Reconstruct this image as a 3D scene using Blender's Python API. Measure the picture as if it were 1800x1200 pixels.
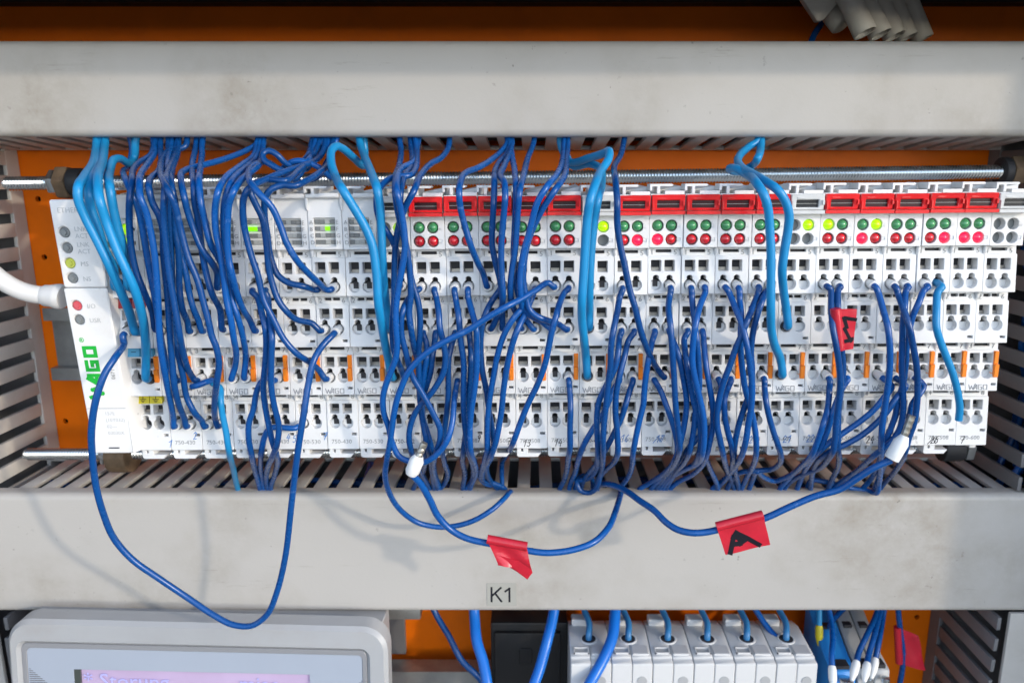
import bpy, bmesh, math, random
from mathutils import Vector, Matrix
from mathutils.geometry import tessellate_polygon

random.seed(7)
R = math.radians
for o in list(bpy.data.objects):
    bpy.data.objects.remove(o, do_unlink=True)
SC = bpy.context.scene
COL = SC.collection

# ------------------------------------------------------------------ camera
# units below are millimetres: x right, d = distance from the camera plane towards
# the cabinet's back plate, h = height BELOW the camera; world metres come from W().
MM = 0.001
Z0 = 1.30
FPX, PITCH, CX, CY = 1300.0, R(12.28), 940.0, 600.0   # in pixels of the 1800 x 1200 photo


def W(x, d, h):
    return Vector((x * MM, d * MM, Z0 - h * MM))


cam_data = bpy.data.cameras.new('camera')
cam = bpy.data.objects.new('camera', cam_data)
COL.objects.link(cam)
cam.location = W(0, 0, 0)
cam.rotation_euler = (R(90) - PITCH, 0, 0)
cam_data.sensor_width = 36.0
cam_data.lens = FPX / 1800 * 36.0
cam_data.shift_x = -(CX - 900) / 1800
cam_data.clip_start = 0.01
cam_data.clip_end = 2000
cam_data.dof.use_dof = True
cam_data.dof.focus_distance = 0.262
cam_data.dof.aperture_fstop = 15.0
SC.camera = cam

# ------------------------------------------------------------------ daylight
SUN_AZ, SUN_EL = R(52), R(17)      # from the right of the cabinet's normal, and up
wd = bpy.data.worlds.new('World')
SC.world = wd
wd.use_nodes = True
nt = wd.node_tree
nt.nodes.clear()
wo = nt.nodes.new('ShaderNodeOutputWorld')
bg = nt.nodes.new('ShaderNodeBackground')
hs = nt.nodes.new('ShaderNodeHueSaturation')
sky = nt.nodes.new('ShaderNodeTexSky')
sky.sky_type = 'NISHITA'
sky.sun_disc = False
sky.sun_elevation = SUN_EL
sky.sun_rotation = math.pi - SUN_AZ
sky.dust_density = 0.5
sky.ozone_density = 1.0
hs.inputs['Saturation'].default_value = 0.55
bg.inputs['Strength'].default_value = 0.15
nt.links.new(sky.outputs[0], hs.inputs['Color'])
tint = nt.nodes.new('ShaderNodeMix')       # cool daylight white balance
tint.data_type = 'RGBA'
tint.blend_type = 'MULTIPLY'
tint.inputs['Factor'].default_value = 1.0
tint.inputs['B'].default_value = (0.93, 0.975, 1.06, 1)
nt.links.new(hs.outputs[0], tint.inputs['A'])
nt.links.new(tint.outputs['Result'], bg.inputs['Color'])
nt.links.new(bg.outputs[0], wo.inputs['Surface'])

sd = bpy.data.lights.new('sun', 'SUN')
sd.energy = 0.52
sd.angle = R(2.0)
sd.color = (1.0, 0.84, 0.64)
sun = bpy.data.objects.new('sun', sd)
COL.objects.link(sun)
# direction the light travels
sv = Vector((-math.sin(SUN_AZ) * math.cos(SUN_EL), math.cos(SUN_AZ) * math.cos(SUN_EL), -math.sin(SUN_EL)))
sun.rotation_euler = sv.to_track_quat('-Z', 'Y').to_euler()
sun.location = (0.5, -1, 2)

SC.view_settings.view_transform = 'Standard'
SC.view_settings.look = 'None'
SC.view_settings.gamma = 1.0
SC.view_settings.use_curve_mapping = False
SC.view_settings.exposure = 1.66
SC.render.engine = 'CYCLES'


def ray(px, py):
    u, v = (px - CX) / FPX, (py - CY) / FPX
    return Vector((u, math.cos(PITCH) - v * math.sin(PITCH), math.sin(PITCH) + v * math.cos(PITCH)))


def at(px, py, d):
    """point (x, d, h) in mm that stands at distance d on the sight line of a photo pixel"""
    r = ray(px, py)
    k = d / r[1]
    return Vector((r[0] * k, d, r[2] * k))


# ------------------------------------------------------------------ materials
MATS = {}


def mat(name, col, rough=0.5, metal=0.0, spec=0.5, var=0.0, scale=60.0, dirt=None, dirt_amt=0.0,
        dirt_scale=14.0, bump=0.0, bump_scale=900.0, emit=None, emit_s=0.0, coat=0.0, trans=0.0, ior=1.45,
        rough_var=0.0, specks=0.0, speck_col=(0.08, 0.07, 0.06), sss=0.0, objvar=0.0, speck_lo=0.70, dirt_lo=0.5, dirt_detail=6.0,
        streak=0.0):
    m = bpy.data.materials.new(name)
    m.use_nodes = True
    n, l = m.node_tree.nodes, m.node_tree.links
    b = n['Principled BSDF']
    b.inputs['Base Color'].default_value = (*col, 1)
    b.inputs['Roughness'].default_value = rough
    b.inputs['Metallic'].default_value = metal
    b.inputs['Specular IOR Level'].default_value = spec
    b.inputs['IOR'].default_value = ior
    b.inputs['Coat Weight'].default_value = coat
    b.inputs['Transmission Weight'].default_value = trans
    if sss:
        b.inputs['Subsurface Weight'].default_value = sss
        b.inputs['Subsurface Radius'].default_value = (0.002, 0.002, 0.002)
        b.inputs['Subsurface Scale'].default_value = 0.5
    geo = n.new('ShaderNodeNewGeometry')
    last = None

    def noise(sc, detail=4.0, rgh=0.6):
        t = n.new('ShaderNodeTexNoise')
        t.inputs['Scale'].default_value = sc
        t.inputs['Detail'].default_value = detail
        t.inputs['Roughness'].default_value = rgh
        l.new(geo.outputs['Position'], t.inputs['Vector'])
        return t

    def ramp(src, lo, hi):
        r = n.new('ShaderNodeMapRange')
        r.inputs['From Min'].default_value = lo
        r.inputs['From Max'].default_value = hi
        l.new(src, r.inputs['Value'])
        return r.outputs['Result']

    def mix(fac, a, bcol):
        x = n.new('ShaderNodeMix')
        x.data_type = 'RGBA'
        l.new(fac, x.inputs['Factor'])
        if a is None:
            x.inputs['A'].default_value = (*col, 1)
        else:
            l.new(a, x.inputs['A'])
        x.inputs['B'].default_value = (*bcol, 1)
        return x.outputs['Result']

    if var:
        t = noise(scale)
        last = mix(ramp(t.outputs['Fac'], 0.35, 0.75), last, tuple(c * (1 - var) for c in col))
    if dirt_amt:
        t = noise(dirt_scale, dirt_detail, 0.6)
        t2 = noise(dirt_scale * 5.3, 5.0, 0.7)
        mlt = n.new('ShaderNodeMath')
        mlt.operation = 'MULTIPLY'
        l.new(ramp(t.outputs['Fac'], dirt_lo, dirt_lo + 0.26), mlt.inputs[0])
        l.new(ramp(t2.outputs['Fac'], 0.3, 0.8), mlt.inputs[1])
        m2 = n.new('ShaderNodeMath')
        m2.operation = 'MULTIPLY'
        m2.inputs[1].default_value = dirt_amt
        l.new(mlt.outputs[0], m2.inputs[0])
        last = mix(m2.outputs[0], last, dirt)
    if specks:
        t = noise(420.0, 2.0, 0.5)
        t2 = noise(38.0, 3.0, 0.5)
        mlt = n.new('ShaderNodeMath')
        mlt.operation = 'MULTIPLY'
        l.new(ramp(t.outputs['Fac'], speck_lo, speck_lo + 0.05), mlt.inputs[0])
        l.new(ramp(t2.outputs['Fac'], 0.5, 0.65), mlt.inputs[1])
        m2 = n.new('ShaderNodeMath')
        m2.operation = 'MULTIPLY'
        m2.inputs[1].default_value = specks
        l.new(mlt.outputs[0], m2.inputs[0])
        last = mix(m2.outputs[0], last, speck_col)
    if streak:
        mp = n.new('ShaderNodeMapping')
        mp.inputs['Scale'].default_value = (7.0, 7.0, 95.0)
        mp.inputs['Rotation'].default_value = (0, 0.12, 0)
        l.new(geo.outputs['Position'], mp.inputs['Vector'])
        t = noise(3.2, 7.0, 0.75)
        l.new(mp.outputs['Vector'], t.inputs['Vector'])
        t2 = noise(16.0, 4.0, 0.6)
        mlt = n.new('ShaderNodeMath')
        mlt.operation = 'MULTIPLY'
        l.new(ramp(t.outputs['Fac'], 0.60, 0.68), mlt.inputs[0])
        l.new(ramp(t2.outputs['Fac'], 0.52, 0.72), mlt.inputs[1])
        m2 = n.new('ShaderNodeMath')
        m2.operation = 'MULTIPLY'
        m2.inputs[1].default_value = streak
        l.new(mlt.outputs[0], m2.inputs[0])
        last = mix(m2.outputs[0], last, (0.17, 0.14, 0.10))
    if objvar:
        oi = n.new('ShaderNodeObjectInfo')
        hv = n.new('ShaderNodeHueSaturation')
        r = n.new('ShaderNodeMapRange')
        r.inputs['To Min'].default_value = 1 - objvar
        r.inputs['To Max'].default_value = 1 + objvar
        l.new(oi.outputs['Random'], r.inputs['Value'])
        l.new(r.outputs['Result'], hv.inputs['Value'])
        if last is None:
            hv.inputs['Color'].default_value = (*col, 1)
        else:
            l.new(last, hv.inputs['Color'])
        last = hv.outputs['Color']
    if last is not None:
        l.new(last, b.inputs['Base Color'])
    if rough_var:
        t = noise(scale * 2.2)
        r = n.new('ShaderNodeMapRange')
        r.inputs['To Min'].default_value = max(0.03, rough - rough_var)
        r.inputs['To Max'].default_value = min(1, rough + rough_var)
        l.new(t.outputs['Fac'], r.inputs['Value'])
        l.new(r.outputs['Result'], b.inputs['Roughness'])
    if bump:
        t = noise(bump_scale, 3.0)
        bp = n.new('ShaderNodeBump')
        bp.inputs['Strength'].default_value = bump
        bp.inputs['Distance'].default_value = 0.0003
        l.new(t.outputs['Fac'], bp.inputs['Height'])
        l.new(bp.outputs['Normal'], b.inputs['Normal'])
    if emit:
        b.inputs['Emission Color'].default_value = (*emit, 1)
        b.inputs['Emission Strength'].default_value = emit_s
    MATS[name] = m
    return m


DUST = (0.30, 0.24, 0.17)
mat('duct_grey', (0.435, 0.42, 0.40), 0.42, var=0.07, scale=9, dirt=(0.20, 0.165, 0.11), dirt_amt=0.8, streak=0.8, dirt_lo=0.46, dirt_detail=3.6,
    dirt_scale=15, bump=0.12, rough_var=0.12, specks=0.5)
mat('duct_slat', (0.49, 0.485, 0.47), 0.5, var=0.16, scale=45, dirt=(0.25, 0.20, 0.14), dirt_amt=0.7, dirt_scale=30,
    bump=0.15, rough_var=0.1)
mat('duct_shade_tone', (0.15, 0.15, 0.158), 0.5, var=0.2, scale=45, bump=0.15)  # darkened copy of the duct plastic, shade put into its colour
mat('orange_paint', (0.80, 0.158, 0.0015), 0.45, spec=0.2, var=0.18, scale=22, dirt=(0.12, 0.04, 0.02), dirt_amt=0.5,
    dirt_scale=18, bump=0.25, bump_scale=500, rough_var=0.1, specks=0.4)
mat('module_white', (0.69, 0.70, 0.71), 0.42, objvar=0.035, var=0.06, scale=60, dirt=(0.42, 0.38, 0.32), dirt_amt=0.45,
    dirt_scale=45, bump=0.08, rough_var=0.08, specks=0.35)
mat('cover_white', (0.77, 0.77, 0.77), 0.36, var=0.05, scale=40, dirt=(0.5, 0.44, 0.36), dirt_amt=0.4,
    dirt_scale=40, bump=0.05, specks=0.3)
mat('hole_shade', (0.03, 0.03, 0.035), 0.6)  # near-black standing for the shade inside holes
mat('clamp_steel', (0.42, 0.40, 0.37), 0.35, metal=0.9, var=0.4, scale=300)
mat('contact_orange', (0.85, 0.22, 0.012), 0.4, var=0.12, scale=200)
mat('cap_red', (0.72, 0.02, 0.024), 0.16, coat=0.4, var=0.25, scale=130, rough_var=0.08)
mat('cap_clear', (0.62, 0.63, 0.63), 0.12, coat=0.5, var=0.15, scale=130)
mat('window_red', (0.04, 0.006, 0.012), 0.3, var=0.5, scale=400, spec=0.3, specks=0.5, speck_col=(0.3, 0.2, 0.2))
mat('window_dark', (0.02, 0.024, 0.03), 0.3, var=0.5, scale=400, spec=0.3)
mat('led_green', (0.06, 0.30, 0.115), 0.12, coat=0.6, spec=0.7)
mat('led_red', (0.62, 0.014, 0.025), 0.12, coat=0.6, spec=0.7)
mat('led_grey', (0.20, 0.215, 0.22), 0.3)
mat('led_pink', (0.6, 0.1, 0.12), 0.3)
mat('led_olive', (0.42, 0.45, 0.08), 0.3, emit=(0.5, 0.6, 0.05), emit_s=0.04)
mat('lit_lime', (0.35, 0.5, 0.0), 0.15, emit=(0.40, 0.85, 0.0), emit_s=0.24, coat=0.5)
mat('lit_red', (0.6, 0.01, 0.05), 0.15, emit=(1.0, 0.012, 0.06), emit_s=0.33, coat=0.5)
mat('lit_bar', (0.2, 0.6, 0.0), 0.3, emit=(0.16, 0.95, 0.0), emit_s=0.3)
mat('bar_grey', (0.17, 0.18, 0.18), 0.3)
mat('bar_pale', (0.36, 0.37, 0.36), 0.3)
mat('print_grey', (0.28, 0.29, 0.30), 0.5)
mat('print_dark', (0.10, 0.10, 0.11), 0.5)
mat('emboss_grey', (0.24, 0.25, 0.27), 0.45)
mat('print_pale', (0.44, 0.45, 0.46), 0.5)
mat('logo_green', (0.015, 0.42, 0.045), 0.35)
mat('ink_blue', (0.03, 0.17, 0.48), 0.5)
mat('ink_black', (0.008, 0.008, 0.014), 0.7, spec=0.2)
mat('wire_blue', (0.003, 0.068, 0.27), 0.27, spec=0.45, objvar=0.24, speck_lo=0.66, var=0.22, scale=55, bump=0.05, rough_var=0.1, specks=0.32,
    speck_col=(0.16, 0.27, 0.48), dirt=(0.008, 0.06, 0.24), dirt_amt=0.5, dirt_scale=60)
mat('wire_azure', (0.008, 0.225, 0.50), 0.40, var=0.15, scale=40, bump=0.04, rough_var=0.08)
mat('wire_mains', (0.008, 0.135, 0.53), 0.3, var=0.15, scale=40, bump=0.04)
mat('cable_white', (0.60, 0.60, 0.60), 0.35, dirt=DUST, dirt_amt=0.3)
mat('ferrule_white', (0.72, 0.73, 0.73), 0.4, dirt=(0.45, 0.4, 0.33), dirt_amt=0.3, dirt_scale=120)
mat('ferrule_tin', (0.42, 0.40, 0.36), 0.35, metal=0.85, var=0.3, scale=300)
mat('ferrule_yellow', (0.62, 0.52, 0.02), 0.4)
mat('ferrule_black', (0.015, 0.015, 0.018), 0.4)
mat('zinc', (0.70, 0.75, 0.78), 0.25, metal=1.0, var=0.15, scale=40, dirt=(0.22, 0.16, 0.10), dirt_amt=0.35,
    dirt_scale=40, rough_var=0.06)
mat('rusty', (0.17, 0.115, 0.07), 0.7, metal=0.3, var=0.5, scale=160, bump=0.6, bump_scale=700)
mat('rubber', (0.018, 0.018, 0.02), 0.6)
mat('rail_steel', (0.34, 0.35, 0.35), 0.42, metal=0.7, var=0.3, scale=70)
mat('tape_red', (0.52, 0.016, 0.035), 0.3, var=0.25, scale=120, bump=0.8, bump_scale=260, coat=0.15)
mat('tag_red', (0.28, 0.015, 0.02), 0.4)
mat('tag_blue', (0.06, 0.30, 0.50), 0.45)
mat('tag_yellow', (0.50, 0.43, 0.015), 0.45)
mat('hmi_grey', (0.34, 0.35, 0.365), 0.32, var=0.08, scale=30, dirt=(0.30, 0.25, 0.2), dirt_amt=0.5, dirt_scale=26,
    bump=0.06, specks=0.4)
mat('hmi_panel', (0.32, 0.36, 0.43), 0.25, var=0.05, scale=20)
mat('screen', (0.38, 0.31, 0.44), 0.2, emit=(0.50, 0.32, 0.60), emit_s=0.07, var=0.2, scale=22)
mat('screen_text', (0.36, 0.36, 0.66), 0.2, emit=(0.50, 0.50, 1.0), emit_s=0.05)
mat('screen_edge', (0.05, 0.06, 0.055), 0.4)
mat('block_white', (0.54, 0.545, 0.55), 0.42, dirt=DUST, dirt_amt=0.3, dirt_scale=50, bump=0.05)
mat('black_plastic', (0.010, 0.010, 0.011), 0.45, bump=0.2)
mat('hmi_rim', (0.22, 0.225, 0.24), 0.4)
mat('wire_steel', (0.03, 0.16, 0.36), 0.4, var=0.15, scale=60)
mat('terminal_blue', (0.02, 0.22, 0.62), 0.4)
mat('terminal_grey', (0.36, 0.37, 0.38), 0.42)
mat('conduit_grey', (0.68, 0.65, 0.58), 0.5, dirt=DUST, dirt_amt=0.5, dirt_scale=60, bump=0.15)
mat('cabinet_steel', (0.05, 0.05, 0.055), 0.6, var=0.15, scale=20)
mat('sticker', (0.345, 0.345, 0.32), 0.25, dirt=DUST, dirt_amt=0.3, dirt_scale=60)


# ------------------------------------------------------------------ mesh helpers
class MB:
    """collects geometry given as (x, d, h) in mm"""

    def __init__(self):
        self.v, self.f = [], []

    def add(self, verts, faces):
        o = len(self.v)
        self.v += [tuple(p) for p in verts]
        self.f += [tuple(i + o for i in f) for f in faces]
        return self

    def box(self, x0, x1, d0, d1, h0, h1):
        v = [(x, d, h) for x in (x0, x1) for d in (d0, d1) for h in (h0, h1)]
        return self.add(v, [(0, 1, 3, 2), (4, 6, 7, 5), (0, 4, 5, 1), (2, 3, 7, 6), (0, 2, 6, 4), (1, 5, 7, 3)])

    def prism(self, poly, d0, d1, plane='xh'):
        """polygon in x-h (extruded along d) or in d-h (extruded along x)"""
        n = len(poly)
        if plane == 'xh':
            v = [(a, d0, b) for a, b in poly] + [(a, d1, b) for a, b in poly]
        else:
            v = [(d0, a, b) for a, b in poly] + [(d1, a, b) for a, b in poly]
        f = [tuple(range(n)), tuple(range(2 * n - 1, n - 1, -1))]
        f += [(i, i + n, (i + 1) % n + n, (i + 1) % n) for i in range(n)]
        return self.add(v, f)

    def tube(self, pts, rad, sides=10, caps=True):
        pts = [Vector(p) for p in pts]
        n = len(pts)
        t0 = (pts[1] - pts[0]).normalized()
        ref = Vector((0, 0, 1)) if abs(t0.z) < 0.9 else Vector((1, 0, 0))
        u = t0.cross(ref).normalized()
        rings = []
        for i, p in enumerate(pts):
            t = (pts[min(i + 1, n - 1)] - pts[max(i - 1, 0)])
            t = t.normalized() if t.length > 1e-9 else t0
            u = (u - t * u.dot(t))
            u = u.normalized() if u.length > 1e-6 else t.orthogonal().normalized()
            w = t.cross(u)
            r = rad[i] if isinstance(rad, (list, tuple)) else rad
            rings.append([p + (u * math.cos(a) + w * math.sin(a)) * r
                          for a in (2 * math.pi * k / sides for k in range(sides))])
        v = [q for ring in rings for q in ring]
        f = []
        for i in range(n - 1):
            for k in range(sides):
                k2 = (k + 1) % sides
                f.append((i * sides + k, i * sides + k2, (i + 1) * sides + k2, (i + 1) * sides + k))
        if caps:
            f.append(tuple(range(sides - 1, -1, -1)))
            f.append(tuple((n - 1) * sides + k for k in range(sides)))
        return self.add(v, f)

    def lathe(self, a, b, prof, sides=22):
        """turned shape along the axis a -> b; prof = [(distance along, radius), ...]"""
        a, b = Vector(a), Vector(b)
        t = (b - a).normalized()
        u = t.orthogonal().normalized()
        w = t.cross(u)
        v = [a + t * s + (u * math.cos(g) + w * math.sin(g)) * r for s, r in prof
             for g in (2 * math.pi * k / sides for k in range(sides))]
        f = [(i * sides + k, i * sides + (k + 1) % sides, (i + 1) * sides + (k + 1) % sides, (i + 1) * sides + k)
             for i in range(len(prof) - 1) for k in range(sides)]
        f.append(tuple(range(sides)))
        f.append(tuple((len(prof) - 1) * sides + k for k in range(sides)))
        return self.add(v, f)

    def strokes(self, lines, width, thick, fn):
        """flat prisms along polylines in a 2-D plane; fn(a, b, t) -> (x, d, h), t = height above the surface"""
        for ln in lines:
            for (a0, b0), (a1, b1) in zip(ln[:-1], ln[1:]):
                dx, dy = a1 - a0, b1 - b0
                L = math.hypot(dx, dy) or 1e-6
                ex, ey = dx / L * width / 2, dy / L * width / 2
                nx, ny = -ey, ex
                q = [(a0 - ex + nx, b0 - ey + ny), (a1 + ex + nx, b1 + ey + ny),
                     (a1 + ex - nx, b1 + ey - ny), (a0 - ex - nx, b0 - ey - ny)]
                th = thick * (1 + 0.08 * random.random())
                self.add([fn(a, b, th) for a, b in q] + [fn(a, b, -0.02) for a, b in q],
                         [(0, 1, 2, 3), (4, 7, 6, 5), (0, 4, 5, 1), (1, 5, 6, 2), (2, 6, 7, 3), (3, 7, 4, 0)])
        return self

    def mesh(self, name, material, bevel=0.0, smooth=35, seg=1):
        me = bpy.data.meshes.new(name)
        me.from_pydata([(x * MM, d * MM, -h * MM) for x, d, h in self.v], [], self.f)
        bm = bmesh.new()
        bm.from_mesh(me)
        bmesh.ops.remove_doubles(bm, verts=bm.verts, dist=1e-7)
        bmesh.ops.recalc_face_normals(bm, faces=bm.faces)
        if bevel:
            ed = [e for e in bm.edges if len(e.link_faces) == 2 and e.calc_face_angle(0) > R(25)]
            bmesh.ops.bevel(bm, geom=ed, offset=bevel * MM, segments=seg, affect='EDGES', profile=0.6,
                            clamp_overlap=True)
        bm.to_mesh(me)
        bm.free()
        if smooth:
            me.shade_smooth()
            me.set_sharp_from_angle(angle=R(smooth))
        if material:
            me.materials.append(MATS[material])
        return me


def link(name, me, parent=None):
    o = bpy.data.objects.new(name, me)
    COL.objects.link(o)
    if parent:
        o.parent = parent
    return o


def part(name, mb, material, parent=None, bevel=0.0, smooth=35, seg=1):
    return link(name, mb.mesh(name, material, bevel, smooth, seg), parent)


def tag(o, label, cat=None, group=None, kind=None):
    if label:
        o['label'] = label
    if cat:
        o['category'] = cat
    if group:
        o['group'] = group
    if kind:
        o['kind'] = kind
    return o


def thing(name, label, cat, x=0.0, d=0.0, h=0.0, group=None, roty=0.0):
    o = bpy.data.objects.new(name, None)
    o.empty_display_size = 0.01
    COL.objects.link(o)
    o.location = W(x, d, h)
    o.rotation_euler = (0, roty, 0)
    return tag(o, label, cat, group)


def offset_loop(lp, c):
    """moves a closed loop by c to its left side (positive = outwards for a counter-clockwise loop)"""
    n = len(lp)
    out = []
    for i in range(n):
        a, b, e = Vector(lp[i - 1]), Vector(lp[i]), Vector(lp[(i + 1) % n])
        d1, d2 = (b - a).normalized(), (e - b).normalized()
        n1, n2 = Vector((d1.y, -d1.x)), Vector((d2.y, -d2.x))
        m = n1 + n2
        m = m / max(m.length_squared / 2, 0.35)
        out.append((b.x + m.x * c, b.y + m.y * c))
    return out


def area(lp):
    return 0.5 * sum(lp[i][0] * lp[(i + 1) % len(lp)][1] - lp[(i + 1) % len(lp)][0] * lp[i][1] for i in range(len(lp)))


def plate(outer, holes, dfun, thick, ch=0.18):
    """plate in the x-h plane with real holes, chamfered rims; dfun(h) = distance of its front"""
    mb = MB()
    loops = []
    for k, lp in enumerate([outer] + holes):
        lp = list(lp)
        if area(lp) < 0:
            lp.reverse()
        front = offset_loop(lp, -ch if k == 0 else ch)
        loops.append((lp, front))
    fl = [Vector((x, h, 0)) for lp, fr in loops for x, h in fr]
    tris = tessellate_polygon([[Vector((x, h, 0)) for x, h in fr] for lp, fr in loops])
    mb.add([(p.x, dfun(p.y), p.y) for p in fl], [tuple(t) for t in tris])
    for k, (lp, fr) in enumerate(loops):
        n = len(lp)
        v = [(x, dfun(h), h) for x, h in fr] + [(x, dfun(h) + ch, h) for x, h in lp] + \
            [(x, dfun(h) + thick, h) for x, h in lp]
        f = []
        for i in range(n):
            j = (i + 1) % n
            f += [(i, j, n + j, n + i), (n + i, n + j, 2 * n + j, 2 * n + i)]
        mb.add(v, f)
    bk = [Vector((x, h, 0)) for lp, fr in loops for x, h in lp]
    tris = tessellate_polygon([[Vector((x, h, 0)) for x, h in lp] for lp, fr in loops])
    mb.add([(p.x, dfun(p.y) + thick, p.y) for p in bk], [tuple(t) for t in tris])
    return mb


def rect(x0, x1, h0, h1, r=0.0, seg=3):
    if r <= 0:
        return [(x0, h0), (x1, h0), (x1, h1), (x0, h1)]
    out = []
    for cx, cy, a0 in ((x1 - r, h0 + r, -90), (x1 - r, h1 - r, 0), (x0 + r, h1 - r, 90), (x0 + r, h0 + r, 180)):
        for k in range(seg + 1):
            a = R(a0 + 90 * k / seg)
            out.append((cx + r * math.cos(a), cy + r * math.sin(a)))
    return out


def circle(cx, cy, r, n=16):
    return [(cx + r * math.cos(2 * math.pi * k / n), cy + r * math.sin(2 * math.pi * k / n)) for k in range(n)]


def keyhole(cx, cy, r=2.08, r2=1.12, off=2.35):
    """big round wire opening with a smaller one merged into its upper edge"""
    out = []
    a0 = math.asin(r2 * 0.92 / r)
    n = 14
    for k in range(n + 1):
        a = -math.pi / 2 + a0 + (2 * math.pi - 2 * a0) * k / n
        out.append((cx + r * math.cos(a), cy + r * math.sin(a)))
    for k in range(1, 7):
        a = math.pi + math.pi * k / 7
        out.append((cx + r2 * math.cos(a), cy - off + r2 * math.sin(a) * 0.9))
    return out


def text_mesh(s, size, material, align='LEFT', thick=0.05, shear=0.0, width=1.0):
    cu = bpy.data.curves.new('text', 'FONT')
    cu.body = s
    cu.size = size * MM
    cu.align_x = align
    cu.extrude = thick * MM
    cu.resolution_u = 2
    cu.shear = shear
    ob = bpy.data.objects.new('text', cu)
    COL.objects.link(ob)
    dg = bpy.context.evaluated_depsgraph_get()
    me = bpy.data.meshes.new_from_object(ob.evaluated_get(dg))
    bpy.data.objects.remove(ob, do_unlink=True)
    bpy.data.curves.remove(cu)
    me.transform(Matrix.Rotation(R(90), 4, 'X') @ Matrix.Scale(width, 4, Vector((1, 0, 0))))
    me.materials.clear()
    me.materials.append(MATS[material])
    return me


def catmull(pts, step=1.3):
    pts = [Vector(p) for p in pts]
    P = [pts[0] * 2 - pts[1]] + pts + [pts[-1] * 2 - pts[-2]]
    out = []
    for i in range(1, len(P) - 2):
        p0, p1, p2, p3 = P[i - 1:i + 3]
        t1 = max((p1 - p0).length ** 0.5, 1e-4)
        t2 = t1 + max((p2 - p1).length ** 0.5, 1e-4)
        t3 = t2 + max((p3 - p2).length ** 0.5, 1e-4)
        n = max(2, int((p2 - p1).length / step))
        for k in range(n):
            t = t1 + (t2 - t1) * k / n
            a1 = p0 * ((t1 - t) / t1) + p1 * (t / t1)
            a2 = p1 * ((t2 - t) / (t2 - t1)) + p2 * ((t - t1) / (t2 - t1))
            a3 = p2 * ((t3 - t) / (t3 - t2)) + p3 * ((t - t2) / (t3 - t2))
            b1 = a1 * ((t2 - t) / t2) + a2 * (t / t2)
            b2 = a2 * ((t3 - t) / (t3 - t1)) + a3 * ((t - t1) / (t3 - t1))
            out.append(b1 * ((t2 - t) / (t2 - t1)) + b2 * ((t - t1) / (t2 - t1)))
    out.append(pts[-1])
    return out
# ------------------------------------------------------------------ the cabinet (setting)
DW, DF = 350.0, 296.0            # back plate, duct fronts
UP0, UP1 = -51.6, -16.5          # upper duct: top and bottom of its lid
LO0, LO1 = 131.5, 187.8          # lower duct
XL, XR = -238.0, 209.0           # inner walls of the vertical ducts


def struct(name, mb, material, bevel=0.0):
    o = part(name, mb, material, None, bevel)
    o.location = (0, 0, Z0)
    o['kind'] = 'structure'
    return o


# perforated orange back plate, one sheet with its drilled holes
drill = []
for px, py in ((67, 350), (78, 452), (115, 740), (1612, 1084), (1595, 1166)):
    p = at(px, py, DW)
    drill.append(circle(p.x, p.z, 1.35, 10))
bp_ = plate(rect(-318, 308, -86, 330), drill, lambda h: DW, 2.0, 0.05)
struct('back_panel', bp_, 'orange_paint')
struct('back_wall', MB().box(-318, 309, 368, 372, -90, 330), 'cabinet_steel')
struct('cabinet_roof_shade_lip', MB().box(-330, 330, 222, 372, -100, -94).box(-330, 330, 241, 245, -94, -66.5), 'cabinet_steel')  # roof, plus an unseen front lip added to shade the upper duct and panel
struct('cabinet_wall', MB().box(309, 315, 196, 372, -94, 330), 'cabinet_steel')
struct('cabinet_wall', MB().box(-324, -318, 196, 372, -90, 330), 'cabinet_steel')

gm = bpy.data.meshes.new('ground')
gm.from_pydata([(-400, -400, 0), (400, -400, 0), (400, 400, 0), (-400, 400, 0)], [], [(0, 1, 2, 3)])
mat('ground', (0.16, 0.145, 0.125), 0.9, var=0.4, scale=3)
gm.materials.append(MATS['ground'])
gr = link('ground', gm)
gr['kind'] = 'structure'

# ------------------------------------------------------------------ wiring ducts
SLAT_CACHE = {}


def slat_mesh(length, width, thick, material):
    key = (length, width, thick, material)
    if key not in SLAT_CACHE:
        SLAT_CACHE[key] = MB().box(-width / 2, width / 2, 0, length, 0, thick).mesh('slat', material, 0.35, seg=2)
    return SLAT_CACHE[key]


def lid_profile(h0, h1, d, ret=4.0, r=3.0, t=1.6):
    """C-shaped lid seen from its end, in d-h"""
    def arc(cx, cy, rr, a0, a1, n=5):
        return [(cx + rr * math.cos(R(a0 + (a1 - a0) * k / n)), cy + rr * math.sin(R(a0 + (a1 - a0) * k / n)))
                for k in range(n + 1)]
    out = [(d + ret + r, h0)] + arc(d + r, h0 + r, r, 270, 180) + arc(d + r, h1 - r, r, 180, 90) + [(d + ret + r, h1)]
    ri = r - t
    inn = [(d + ret + r, h1 - t)] + arc(d + r, h1 - r, ri, 90, 180) + arc(d + r, h0 + r, ri, 180, 270) + \
          [(d + ret + r, h0 + t)]
    return out + inn


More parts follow.
